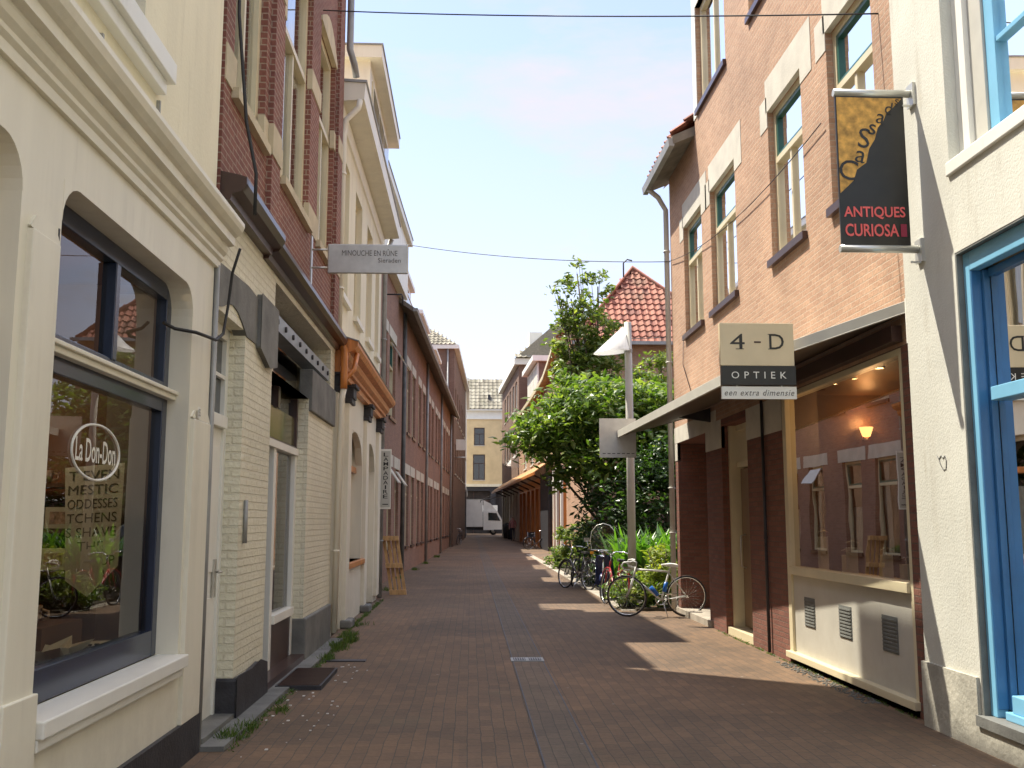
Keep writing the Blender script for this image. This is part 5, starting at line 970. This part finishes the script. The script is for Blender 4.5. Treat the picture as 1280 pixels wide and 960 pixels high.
# timber canopy and awning
W5 = thing('timber_canopy', 'orange brown timber canopy along the far right shopfronts', 'canopy', tuple(FF(14, 0, 4.3)))
mb = MB(FF)
for i in range(60):
    a = -5+i*.62; mb.add([(a, -.02, 4.95), (a+.56, -.02, 4.95), (a+.56, 1.0, 4.2), (a, 1.0, 4.2), (a, -.02, 5.0), (a+.56, -.02, 5.0), (a+.56, 1.0, 4.26), (a, 1.0, 4.26)], [(0, 1, 2, 3), (4, 5, 6, 7), (0, 3, 7, 4), (1, 2, 6, 5), (3, 2, 6, 7)])
mb.build('canopy_board', 'woodlit', W5); MB(FF).box(-5, 32, .96, 1.04, 4.08, 4.22).build('front_beam', 'orangewood', W5)
k = MB(FF)
for a in range(-4, 32, 4): k.tube([(a, 0, 3.7), (a, .95, 4.12)], .05, 6)
k.build('strut', 'brownpaint', W5)
AW = thing('awning', 'small grey folded awning at the far end of the timber canopy', 'awning', tuple(FF(33, 0, 4))); MB(FF).add([(31.5, .6, 4.2), (33.2, .6, 4.2), (33.2, 2.0, 3.5), (31.5, 2.0, 3.5), (31.5, 2.0, 3.3), (33.2, 2.0, 3.3)], [(0, 1, 2, 3), (3, 2, 5, 4)]).build('cloth', 'greypaint', AW)
k = MB(FF).tube([(31.5, 0, 3.9), (31.5, 2.0, 3.5)], .03, 5).tube([(33.2, 0, 3.9), (33.2, 2.0, 3.5)], .03, 5).build('awning_arm', 'galv', AW)
BX = tag(MB(FF).box(15.9, 16.0, .0, .55, 5.6, 6.3).build('projecting_board', 'white'), 'small white projecting board above the timber canopy', 'sign')

# ------------------------------------------------------------------ wires
def wire(name, a, b, sag, label, r=.008, n=16):
    a, b = Vector(a), Vector(b); tag(MB().tube([tuple(a.lerp(b, i/n)-Vector((0, 0, sag*4*(i/n)*(1-i/n)))) for i in range(n+1)], r, 5).build(name, 'rubber'), label, 'cable')
wire('overhead_cable', (-1.9, 12, 8.02), (3.7, 8.45, 6.2), .05, 'thin black cable crossing high overhead to the brick house at the upper right')
wire('overhead_cable', (-1.45, 21.6, 7.68), (3.68, 17.95, 6.38), .12, 'thin black cable crossing the street from the cream gutter to the right downpipe')
wire('overhead_cable', (3.66, 17.9, 6.38), (3.66, 9.9, 5.75), .25, 'thin dark cable running along the sunlit brick wall on the right', .006)
wire('overhead_cable', (2.9, 33, 7.75), (5.9, 30, 7.2), .05, 'thin pale cable stretched behind the street lamp at roof height', .012)

# ------------------------------------------------------------------ trees and plants
def tree(name, label, base, trunk, blobs, n, size, mat, seed, clump=.22, core=None):
    T = thing(name, label, 'tree', base)
    mb = MB(); b = Vector(base)
    for i, bl in enumerate(blobs):
        c = Vector(bl[:3]); mid = b.lerp(c, .5)+Vector((random.uniform(-.25, .25), random.uniform(-.25, .25), .2))
        mb.tube([tuple(b+Vector((.04*i, 0, 0))), tuple(b.lerp(mid, .5)+Vector((.1, .05*i, 0))), tuple(mid), tuple(c)], [trunk, trunk*.75, trunk*.5, trunk*.2], 7)
        for j in range(3):
            d = Vector((random.gauss(0, 1), random.gauss(0, 1), random.gauss(.3, .6))).normalized(); mb.tube([tuple(mid.lerp(c, .5)), tuple(c+Vector((d.x*bl[3], d.y*bl[4], d.z*bl[5]))*.75)], [trunk*.2, trunk*.06], 5)
    mb.build('trunk', 'bark', T)
    leaves('crown', blobs, n, size, mat, T, seed, clump=clump); return T
tree('broadleaf_tree', 'broad leafy garden tree with large bright leaves overhanging the street', (4.5, 26.5, 0), .075, [(3.4, 26.5, 4.35, 2.0, 1.9, 1.0), (5.1, 26, 4.1, 1.5, 1.6, 1.2), (2.3, 27, 3.8, .95, 1.3, .75), (4.2, 25.5, 3.3, 1.6, 1.2, 1.0), (1.6, 27.2, 3.8, .5, .7, .45), (2.6, 26.5, 2.9, .6, .8, .5), (3.0, 27, 5.2, 1.1, 1, .5)], 15000, .2, 'leaf', 11, .2)
tree('slender_tree', 'taller sparse tree rising in front of the red tiled roof', (4.2, 30.5, 0), .1, [(3.6, 30.5, 6.0, 1.1, 1.0, 1.1), (3.7, 30.5, 7.6, .85, .9, .9), (3.1, 30.5, 8.5, .45, .6, .8), (3.95, 30.5, 8.9, .4, .6, .6), (3.0, 30.3, 6.9, .75, .7, .8), (5.3, 30.6, 5.6, .8, .7, .8), (2.9, 30.5, 7.9, .45, .5, .5), (4.0, 30.4, 6.7, .8, .8, .8), (3.3, 30.5, 9.3, .25, .3, .5), (2.7, 30.5, 8.6, .25, .3, .5)], 5600, .17, 'leafl', 21, .12)
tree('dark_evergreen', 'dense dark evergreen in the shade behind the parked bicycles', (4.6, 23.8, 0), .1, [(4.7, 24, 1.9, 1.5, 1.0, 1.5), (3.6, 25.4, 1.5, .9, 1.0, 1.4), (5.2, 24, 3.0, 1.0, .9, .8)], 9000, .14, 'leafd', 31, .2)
V = thing('climbing_plant', 'light green climbing plant hanging at the right of the lamp pole', 'plant', (5.0, 28, 5.5)); leaves('foliage', [(5.2, 27.5, 6.05, .5, .5, .22), (5.2, 27.5, 5.4, .45, .4, .4), (5.5, 27.5, 4.9, .4, .4, .3)], 900, .15, 'leafl', V, 41, clump=.14)
MB().tube([(5.4, 27.6, 0), (5.4, 27.6, 3), (5.3, 27.5, 6.2)], [.05, .04, .02], 6).build('stem', 'bark', V)
def shrub(name, label, blobs, n, size, mat, seed, elong=1.5):
    T = thing(name, label, 'shrub', (blobs[0][0], blobs[0][1], .05)); leaves('foliage', blobs, n, size, mat, T, seed, elong, clump=.08)
    mb = MB()
    for i in range(6): mb.tube([(blobs[0][0], blobs[0][1], .02), (blobs[0][0]+random.uniform(-.3, .3), blobs[0][1]+random.uniform(-.3, .3), blobs[0][2]+.2)], [.02, .008], 5)
    mb.build('stem', 'bark', T); return T
shrub('yellow_shrub', 'yellow green shrub beside the downpipe behind the white bicycle', [(3.6, 19.0, .85, .25, .35, .38), (3.45, 18.8, .5, .42, .35, .35), (3.2, 18.7, .3, .45, .3, .22)], 2200, .085, 'leafy', 51)
shrub('low_shrub', 'low green shrub at the foot of the white bicycle', [(2.95, 18.9, .35, .35, .3, .3), (3.5, 18.6, .3, .4, .2, .25)], 1300, .08, 'leaf', 52)
F_ = thing('fern', 'tall bright green fern bed behind the lamp pole', 'fern', (3.2, 20.9, .05)); v = MB(); rnd = random.Random(5)
for i in range(420):
    bx, by = rnd.uniform(3.0, 4.5), rnd.uniform(20.2, 21.6); a_ = rnd.uniform(0, 6.28); L_ = rnd.uniform(.7, 1.4); dx, dy = math.cos(a_), math.sin(a_); wd = .028
    pts = [Vector((bx+dx*L_*.45*t**2, by+dy*L_*.45*t**2, .35+L_*(1.15*t-.45*t*t*rnd.uniform(.5, 1)))) for t in (0, .25, .5, .75, 1)]
    sd_ = Vector((-dy, dx, 0)); vs = []
    for k_, p in enumerate(pts): ww = wd*(1, 1.6, 1.5, 1, .1)[k_]; vs += [tuple(p-sd_*ww), tuple(p+sd_*ww)]
    v.add(vs, [(2*k_, 2*k_+1, 2*k_+3, 2*k_+2) for k_ in range(4)])
v.build('frond', 'fern', F_)
shrub('white_edged_shrub', 'small pale variegated shrub by the white posts beyond the dark bicycle', [(3.05, 29.5, 1.0, .5, .5, .8), (3.2, 29, .5, .5, .5, .5)], 2200, .11, 'leafl', 53)
shrub('corner_shrub', 'bushy green shrub at the kerb beyond the bicycles', [(3.0, 34.5, .4, .45, .6, .4)], 900, .1, 'leaf', 54)
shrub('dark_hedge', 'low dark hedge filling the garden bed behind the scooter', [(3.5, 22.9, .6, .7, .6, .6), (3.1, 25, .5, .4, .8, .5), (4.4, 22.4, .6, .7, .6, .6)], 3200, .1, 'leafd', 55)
# grass and litter along the left wall
rnd = random.Random(9); mb = MB()
def tuft(x, y, n, h, sp):
    for _ in range(n):
        px, py = x+rnd.gauss(0, sp), y+rnd.gauss(0, sp*2.5); a_ = rnd.uniform(0, 6.28); hh = h*rnd.uniform(.4, 1.1); dx, dy = math.cos(a_)*.006, math.sin(a_)*.006; lx, ly = rnd.gauss(0, .03), rnd.gauss(0, .03)
        mb.add([(px-dx, py-dy, .0), (px+dx, py+dy, .0), (px+lx*.5+dx*.6, py+ly*.5+dy*.6, hh*.6), (px+lx, py+ly, hh)], [(0, 1, 2), (0, 2, 3)])
for x, y, n, h, sp in ((-1.78, 7.75, 160, .09, .035), (-1.74, 8.1, 130, .08, .035), (-1.6, 8.9, 60, .06, .03), (-1.66, 12.1, 160, .09, .05), (-1.68, 13.1, 260, .11, .06), (-1.62, 13.9, 240, .1, .06), (-1.7, 14.6, 120, .09, .05), (-1.72, 16, 90, .07, .06), (-1.95, 24, 80, .1, .08), (-2.0, 29, 140, .1, .05), (-1.85, 34, 200, .1, .05), (-1.7, 39, 200, .1, .05), (-1.5, 46, 240, .12, .06)): tuft(x, y, n, h, sp)
for i in range(150):
    y_ = rnd.uniform(7.4, 14); tuft(-1.715+rnd.uniform(-.02, .05), y_, 6, .035, .012)
for i in range(140):
    y_ = rnd.uniform(14.2, 21); tuft(-1.80+rnd.uniform(-.03, .03), y_, 7, .04, .015)
for i in range(120):
    y_ = rnd.uniform(8.2, 15); tuft(3.66, y_, 4, .03, .01)
mb.build('grass', leafmat('weed_green', (.04, .08, .02), (.07, .12, .03), (.12, .15, .05))); struct(bpy.data.objects['grass'], 'stuff')
mb = MB()
for i in range(70):
    x, y = (rnd.uniform(-1.8, -1.1), rnd.uniform(7.2, 12)) if i < 80 else (rnd.uniform(-1.7, 3.3), rnd.uniform(5.5, 16)); s_ = rnd.uniform(.004, .011); mb.box(x-s_, x+s_, y-s_, y+s_*1.4, 0, s_*.5)
struct(mb.build('leaf_litter', 'paper'), 'stuff')
mb = MB()
for i in range(420):
    x, y = rnd.uniform(3.50, 3.66), rnd.uniform(9.0, 11.7); s_ = rnd.uniform(.004, .011); mb.box(x-s_, x+s_, y-s_, y+s_, 0, s_)
struct(mb.build('gravel', 'stone'), 'stuff')

# ------------------------------------------------------------------ bicycles
def bicycle(name, label, loc, rz, framemat, barmat='chrome', saddlemat='saddle', drop=False, guards=False, rack=False, steer=0, tilt=0, bottle=None, lampm=None, r=.335):
    T = thing(name, label, 'bicycle', loc, 'bicycles parked at the garden edge')
    c, s_ = math.cos(rz), math.sin(rz); ct, st = math.cos(tilt), math.sin(tilt)
    def X_(x, y, z): y, z = y*ct-z*st, y*st+z*ct; return Vector((loc[0]+x*c-y*s_, loc[1]+x*s_+y*c, loc[2]+z))
    sc_, ss = math.cos(steer), math.sin(steer)
    def XF(x, y, z): dx = x-.42; return X_(.42+dx*sc_-y*ss, dx*ss+y*sc_, z)
    fx, rx = .51, -.51
    for (cx, G) in ((fx, XF), (rx, X_)):
        n = 36; ring = [(cx+(r-.01)*math.cos(2*math.pi*i/n), 0, r+(r-.01)*math.sin(2*math.pi*i/n)) for i in range(n)]
        wh = MB(G).tube([(cx+(r-.028)*math.cos(2*math.pi*i/n), 0, r+(r-.028)*math.sin(2*math.pi*i/n)) for i in range(n)], .009, 6, closed=True).tube([(cx, -.045, r), (cx, .045, r)], .02, 8).build('wheel', 'chrome', T)
        MB(G).tube(ring, .015 if drop else .02, 8, closed=True).build('tyre', 'rubber', wh)
        k = MB(G)
        for i in range(24):
            a_ = 2*math.pi*i/24; sd_ = .03*(1 if i % 2 else -1); k.tube([(cx+.018*math.cos(a_+1), sd_, r+.018*math.sin(a_+1)), (cx+(r-.03)*math.cos(a_), 0, r+(r-.03)*math.sin(a_))], .0014, 4)
        k.build('spokes', 'chrome', wh)
        if guards:
            k = MB(G); a0, a1 = (20, 165) if cx > 0 else (15, 190)
            k.tube([(cx+(r+.03)*math.cos(R(a0+(a1-a0)*i/14)), 0, r+(r+.03)*math.sin(R(a0+(a1-a0)*i/14))) for i in range(15)], .018, 6); k.build('mudguard', framemat, T)
    bb = (-.08, 0, .28); st_ = (-.23, 0, .82); ht = (.36, 0, .80); hb = (.395, 0, .66); rd = .016
    f = MB(X_); f.tube([bb, st_], rd, 8).tube([ht, (-.21, 0, .76)] if drop or not guards else [(.38, 0, .72), (.1, 0, .42), bb], rd, 8).tube([hb, bb], rd*1.1, 8).tube([(.35, 0, .84), hb], rd*1.2, 8)
    for sy in (-.05, .05): f.tube([bb, (rx, sy, r)], .009, 6).tube([(-.215, sy*.3, .74), (rx, sy, r)], .008, 6)
    f.build('frame', framemat, T)
    k = MB(XF); k.tube([(.395, 0, .66), (.40, 0, .64)], .02, 8)
    for sy in (-.045, .045): k.tube([(.40, sy, .65), (.44, sy, .5), (fx, sy, r)], .011, 6)
    k.build('fork', framemat, T)
    h = MB(XF); h.tube([(.35, 0, .84), (.34, 0, .92), (.40, 0, .94)], .013, 8)
    if drop:
        for sy in (-1, 1): h.tube([(.40, 0, .94), (.41, sy*.17, .94), (.45, sy*.2, .94), (.52, sy*.2, .93), (.55, sy*.2, .88), (.52, sy*.2, .82), (.42, sy*.2, .80)], .015, 8); 
    else:
        for sy in (-1, 1): h.tube([(.38, 0, .96), (.42, sy*.12, 1.02), (.36, sy*.27, 1.03), (.2, sy*.3, 1.0)], .013, 8)
    h.build('handlebar', barmat, T)
    k = MB(X_); k.add([(-.36, -.07, .885), (-.36, .07, .885), (-.25, .06, .90), (-.08, .02, .885), (-.08, -.02, .885), (-.25, -.06, .90), (-.36, -.08, .84), (-.36, .08, .84), (-.25, .06, .845), (-.08, .02, .86), (-.08, -.02, .86), (-.25, -.06, .845)], [(0, 1, 2, 5), (5, 2, 3, 4), (6, 11, 8, 7), (11, 10, 9, 8), (0, 6, 7, 1), (1, 7, 8, 2), (2, 8, 9, 3), (3, 9, 10, 4), (4, 10, 11, 5), (5, 11, 6, 0)])
    k.tube([(-.23, 0, .82), (-.235, 0, .86)], .013, 6); k.build('saddle', saddlemat, T, .012)
    k = MB(X_); n = 16; k.tube([(-.08+.09*math.cos(2*math.pi*i/n), -.045, .28+.09*math.sin(2*math.pi*i/n)) for i in range(n)], .007, 5, closed=True).tube([(-.08, -.07, .28), (.03, -.07, .16)], .01, 6).tube([(-.08, .07, .28), (-.19, .07, .40)], .01, 6).box(-.02, .08, -.15, -.07, .15, .17).box(-.24, -.14, .07, .15, .39, .41)
    k.build('crankset', 'chrome', T)
    MB(X_).tube([(-.08, -.045, .37), (-.5, -.045, r+.04)], .004, 4).tube([(-.08, -.045, .19), (-.5, -.045, r-.04)], .004, 4).build('chain', 'tar', T)
    if rack: MB(X_).box(-.72, -.3, -.06, -.045, .74, .755).box(-.72, -.3, .045, .06, .74, .755).box(-.72, -.7, -.06, .06, .735, .74).tube([(-.62, -.05, .74), (rx, -.06, r)], .006, 5).tube([(-.62, .05, .74), (rx, .06, r)], .006, 5).build('rear_rack', 'chrome', T)
    if bottle: MB(X_).tube([(-.02, 0, .36), (.1, 0, .5)], .036, 10).tube([(-.13, 0, .42), (-.17, 0, .58)], .036, 10).build('bottle', bottle, T)
    if lampm: MB(X_).box(-.86, -.82, -.03, .03, .55, .66).build('rear_light', lampm, T)
    MB(X_).tube([(-.1, .03, .26), (-.16, .24, .0)], .008, 5).build('kickstand', 'chrome', T)
    return T
bicycle('bicycle', 'white racing bicycle with drop handlebars standing across in front of the porch', (3.17, 17.25, 0), R(180), 'bikewhite', 'bikewhite', 'white', drop=True, steer=R(-22), tilt=R(-5), bottle='bikeblue', r=.345)
bicycle('bicycle', 'black city bicycle with a rear rack and red light, leftmost of the parked bicycles', (2.55, 24.3, 0), R(118), 'bikedark', 'chrome', 'saddle', guards=True, rack=True, tilt=R(6), lampm='bikered')
bicycle('bicycle', 'dark red bicycle half hidden behind the front wheel of the white racing bicycle', (2.75, 19.5, 0), R(100), 'bikered', 'chrome', 'saddle', guards=True, rack=True, tilt=R(5), lampm='bikered')
bicycle('bicycle', 'black bicycle with chrome bars behind the leftmost parked bicycle', (2.75, 25.8, 0), R(70), 'bikedark', 'chrome', 'saddle', guards=True, tilt=R(8), rack=True)
bicycle('bicycle', 'distant dark bicycle leaning at the end of the left brick row', (-.75, 66, .1), R(80), 'bikedark', 'chrome', 'saddle', guards=True, tilt=R(8))
bicycle('bicycle', 'distant bicycle parked by the black shutter on the right', (3.75, 57, .05), R(20), 'bikedark', 'chrome', 'saddle', guards=True, tilt=R(5))
# scooter with windscreen
def scooter(label, loc, rz):
    T = thing('scooter', label, 'scooter', loc); c, s_ = math.cos(rz), math.sin(rz)
    def X_(x, y, z): return Vector((loc[0]+x*c-y*s_, loc[1]+x*s_+y*c, loc[2]+z))
    for cx in (.6, -.58):
        n = 24; wh = MB(X_).tube([(cx+.2*math.cos(2*math.pi*i/n), 0, .25+.2*math.sin(2*math.pi*i/n)) for i in range(n)], .055, 8, closed=True).build('wheel', 'rubber', T)
        k = MB(X_).tube([(cx, -.06, .25), (cx, .06, .25)], .05, 10)
        for i in range(6): a_ = i*math.pi/3; k.tube([(cx, 0, .25), (cx+.16*math.cos(a_), 0, .25+.16*math.sin(a_))], .012, 5)
        k.build('rim', 'alu', wh)
    def loft(secs):
        n = 10; vs = []; fs = []
        for (x, z0, z1, w_) in secs:
            for i in range(n): a_ = 2*math.pi*i/n; vs.append((x, w_*math.cos(a_), (z0+z1)/2+(z1-z0)/2*math.sin(a_)))
        for k in range(len(secs)-1):
            for i in range(n): fs.append((k*n+i, k*n+(i+1) % n, (k+1)*n+(i+1) % n, (k+1)*n+i))
        fs += [tuple(range(n)), tuple(range(len(secs)*n-1, (len(secs)-1)*n-1, -1))]; return vs, fs
    k = MB(X_); k.add(*loft([(-.85, .55, .70, .06), (-.7, .42, .78, .14), (-.4, .36, .80, .17), (-.1, .30, .76, .15), (.02, .26, .5, .13)]), smooth=True); k.box(-.05, .38, -.16, .16, .24, .30); k.build('body', 'navyblue', T)
    k = MB(X_); k.add([(.36, -.2, .3), (.36, .2, .3), (.50, .17, .9), (.50, -.17, .9), (.42, -.2, .3), (.42, .2, .3), (.58, .12, .9), (.58, -.12, .9)], [(0, 1, 2, 3), (4, 5, 6, 7), (0, 3, 7, 4), (1, 2, 6, 5), (2, 3, 7, 6), (0, 1, 5, 4)]); k.build('leg_shield', 'navyblue', T, .02)
    MB(X_).add(*loft([(-.75, .77, .86, .08), (-.4, .78, .88, .14), (.0, .74, .84, .12)]), smooth=True).build('seat', 'saddle', T)
    MB(X_).tube([(.52, 0, .9), (.62, 0, .25)], .03, 8).tube([(.42, -.33, 1.02), (.5, -.1, 1.0), (.5, .1, 1.0), (.42, .33, 1.02)], .016, 8).build('handlebar', 'chrome', T)
    MB(X_).tube([(.45+.22*math.cos(R(a_)), 0, .28+.24*math.sin(R(a_))) for a_ in range(10, 170, 20)] if 0 else [(.82, 0, .36), (.72, 0, .48), (.58, 0, .52), (.44, 0, .47)], .06, 8).build('front_mudguard', 'navyblue', T)
    MB(X_).lathe((0, 0, 0), [(0, 0)], 3) if 0 else None
    k = MB(X_); k.add(*loft([(.56, .86, 1.0, .09), (.64, .88, .98, .07)]), smooth=True); k.build('headlight', 'chrome', T)
    k = MB(X_); n = 14; pts = [(.56-.10*(h/.55), w_, 1.02+h) for w_, h in [(-.24, 0), (-.27, .2), (-.24, .38), (-.14, .50), (0, .54), (.14, .50), (.24, .38), (.27, .2), (.24, 0)]]
    k.add(pts, [tuple(range(9))]); k.build('windscreen', glass('scooter_screen', (.75, .8, .7), .05, 1.45, 2.5), T); MB(X_).tube(pts, .007, 5, closed=True).build('screen_rim', 'alu', T)
    MB(X_).box(-.88, -.84, -.05, .05, .6, .68).build('rear_light', 'bikered', T)
    for sy in (-.3, .3): k = MB(X_).tube([(.44, sy, 1.03), (.42, sy*1.2, 1.2)], .006, 5).box(.40, .415, sy*1.2-.06, sy*1.2+.06, 1.18, 1.26).build('mirror', 'chrome', T)
    MB(X_).box(.5, .56, .2, .27, .93, .98).box(.5, .56, -.27, -.2, .93, .98).build('indicator', 'spotorange', T)
M['spotorange'] = plain('orange_indicator', (.75, .33, .03), .3, .05)
scooter('dark blue motor scooter with a clear windscreen behind the white racing bicycle', (2.9, 21.5, 0), R(-105))

# ------------------------------------------------------------------ far street people and bins
def person(label, loc, h, face, top, pants, walk=.1):
    me = bpy.data.meshes.new('body'); s = h/1.75
    V = {'pel': (0, 0, .95), 'chest': (0, 0, 1.30), 'neck': (0, 0, 1.48), 'head': (.01, 0, 1.62), 'top': (0, 0, 1.70), 'lh': (0, .1, .9), 'lk': (walk, .11, .5), 'la': (walk*.3, .11, .08), 'lt': (walk*.3+.17, .11, .04), 'rh': (0, -.1, .9), 'rk': (-walk*.3, -.11, .5), 'ra': (-walk*1.6, -.11, .08), 'rt': (-walk*1.6+.17, -.11, .04),
         'ls': (0, .19, 1.42), 'le': (-.05, .24, 1.14), 'lw': (.12, .22, .95), 'lf': (.17, .2, .88), 'rs': (0, -.19, 1.42), 're': (-.04, -.25, 1.14), 'rw': (.08, -.24, .90), 'rf': (.1, -.23, .82)}
    E2 = [('pel', 'chest'), ('chest', 'neck'), ('neck', 'head'), ('head', 'top'), ('pel', 'lh'), ('lh', 'lk'), ('lk', 'la'), ('la', 'lt'), ('pel', 'rh'), ('rh', 'rk'), ('rk', 'ra'), ('ra', 'rt'), ('neck', 'ls'), ('ls', 'le'), ('le', 'lw'), ('lw', 'lf'), ('neck', 'rs'), ('rs', 're'), ('re', 'rw'), ('rw', 'rf')]
    rad = dict(pel=.15, chest=.16, neck=.055, head=.10, top=.075, lh=.09, lk=.06, la=.042, lt=.04, rh=.09, rk=.06, ra=.042, rt=.04, ls=.06, le=.045, lw=.032, lf=.035, rs=.06, re=.045, rw=.032, rf=.035)
    ks = list(V); c, s2 = math.cos(face), math.sin(face)
    me.from_pydata([(loc[0]+s*(V[k][0]*c-V[k][1]*s2), loc[1]+s*(V[k][0]*s2+V[k][1]*c), loc[2]+s*V[k][2]) for k in ks], [(ks.index(a), ks.index(b)) for a, b in E2], [])
    o = bpy.data.objects.new('tmp', me); col.objects.link(o); sk = o.modifiers.new('s', 'SKIN')
    for i, k in enumerate(ks): me.skin_vertices[0].data[i].radius = (rad[k]*s, rad[k]*s)
    me.skin_vertices[0].data[0].use_root = True
    o.modifiers.new('u', 'SUBSURF').levels = 2; dg = bpy.context.evaluated_depsgraph_get(); m2 = bpy.data.meshes.new_from_object(o.evaluated_get(dg)); bpy.data.objects.remove(o)
    m2.name = 'person'; m2.materials.clear()
    for k in ('skin', top, pants, 'hair', 'tar'): m2.materials.append(M[k])
    for p in m2.polygons:
        z = (p.center.z-loc[2])/s; p.use_smooth = True; d = math.hypot(p.center.x-loc[0], p.center.y-loc[1])/s
        p.material_index = 4 if z < .09 else 2 if z < .93 and d < .2 else 3 if z > 1.66 else 0 if z > 1.46 or z < .98 else 1
    ob = bpy.data.objects.new('person', m2); col.objects.link(ob); tag(ob, label, 'person'); return ob
person('person in a pink top and dark trousers standing in the sun beneath the timber canopy', (3.1, 74, .19), 1.78, R(-100), 'pinktop', 'trousers')
for i, (x, y, lb) in enumerate(((3.05, 84, 'dark rounded refuse bin at the far right shopfront, nearer the street end'), (3.25, 80.5, 'dark rounded refuse bin at the far right shopfront, nearer the camera'))):
    t = thing('refuse_bin', lb, 'bin', (x, y, zg(y)), 'refuse bins'); MB().lathe((x, y, zg(y)), [(0, 0), (.28, 0), (.36, 1.0), (.36, 1.05)], 16).build('bin_body', 'tar', t); MB().lathe((x, y, zg(y)+1.05), [(.38, 0), (.36, .12), (.2, .2), (0, .22)], 16).build('lid', 'tar', t)
t = thing('cafe_chair', 'dark folding chair outside the timber shopfront', 'chair', (3.7, 60.5, .07)); x, y, z = 3.65, 60.5, .07
MB().box(x-.22, x+.22, y-.2, y+.2, z+.43, z+.47).build('seat', 'tar', t); MB().box(x-.22, x+.22, y+.18, y+.22, z+.6, z+.9).build('backrest', 'tar', t)
for sx in (-.2, .2):
    for sy in (-.18, .18): MB().tube([(x+sx, y+sy, z), (x+sx, y+sy, z+(.9 if sy > 0 else .45))], .015, 5).build('leg', 'chrome', t)
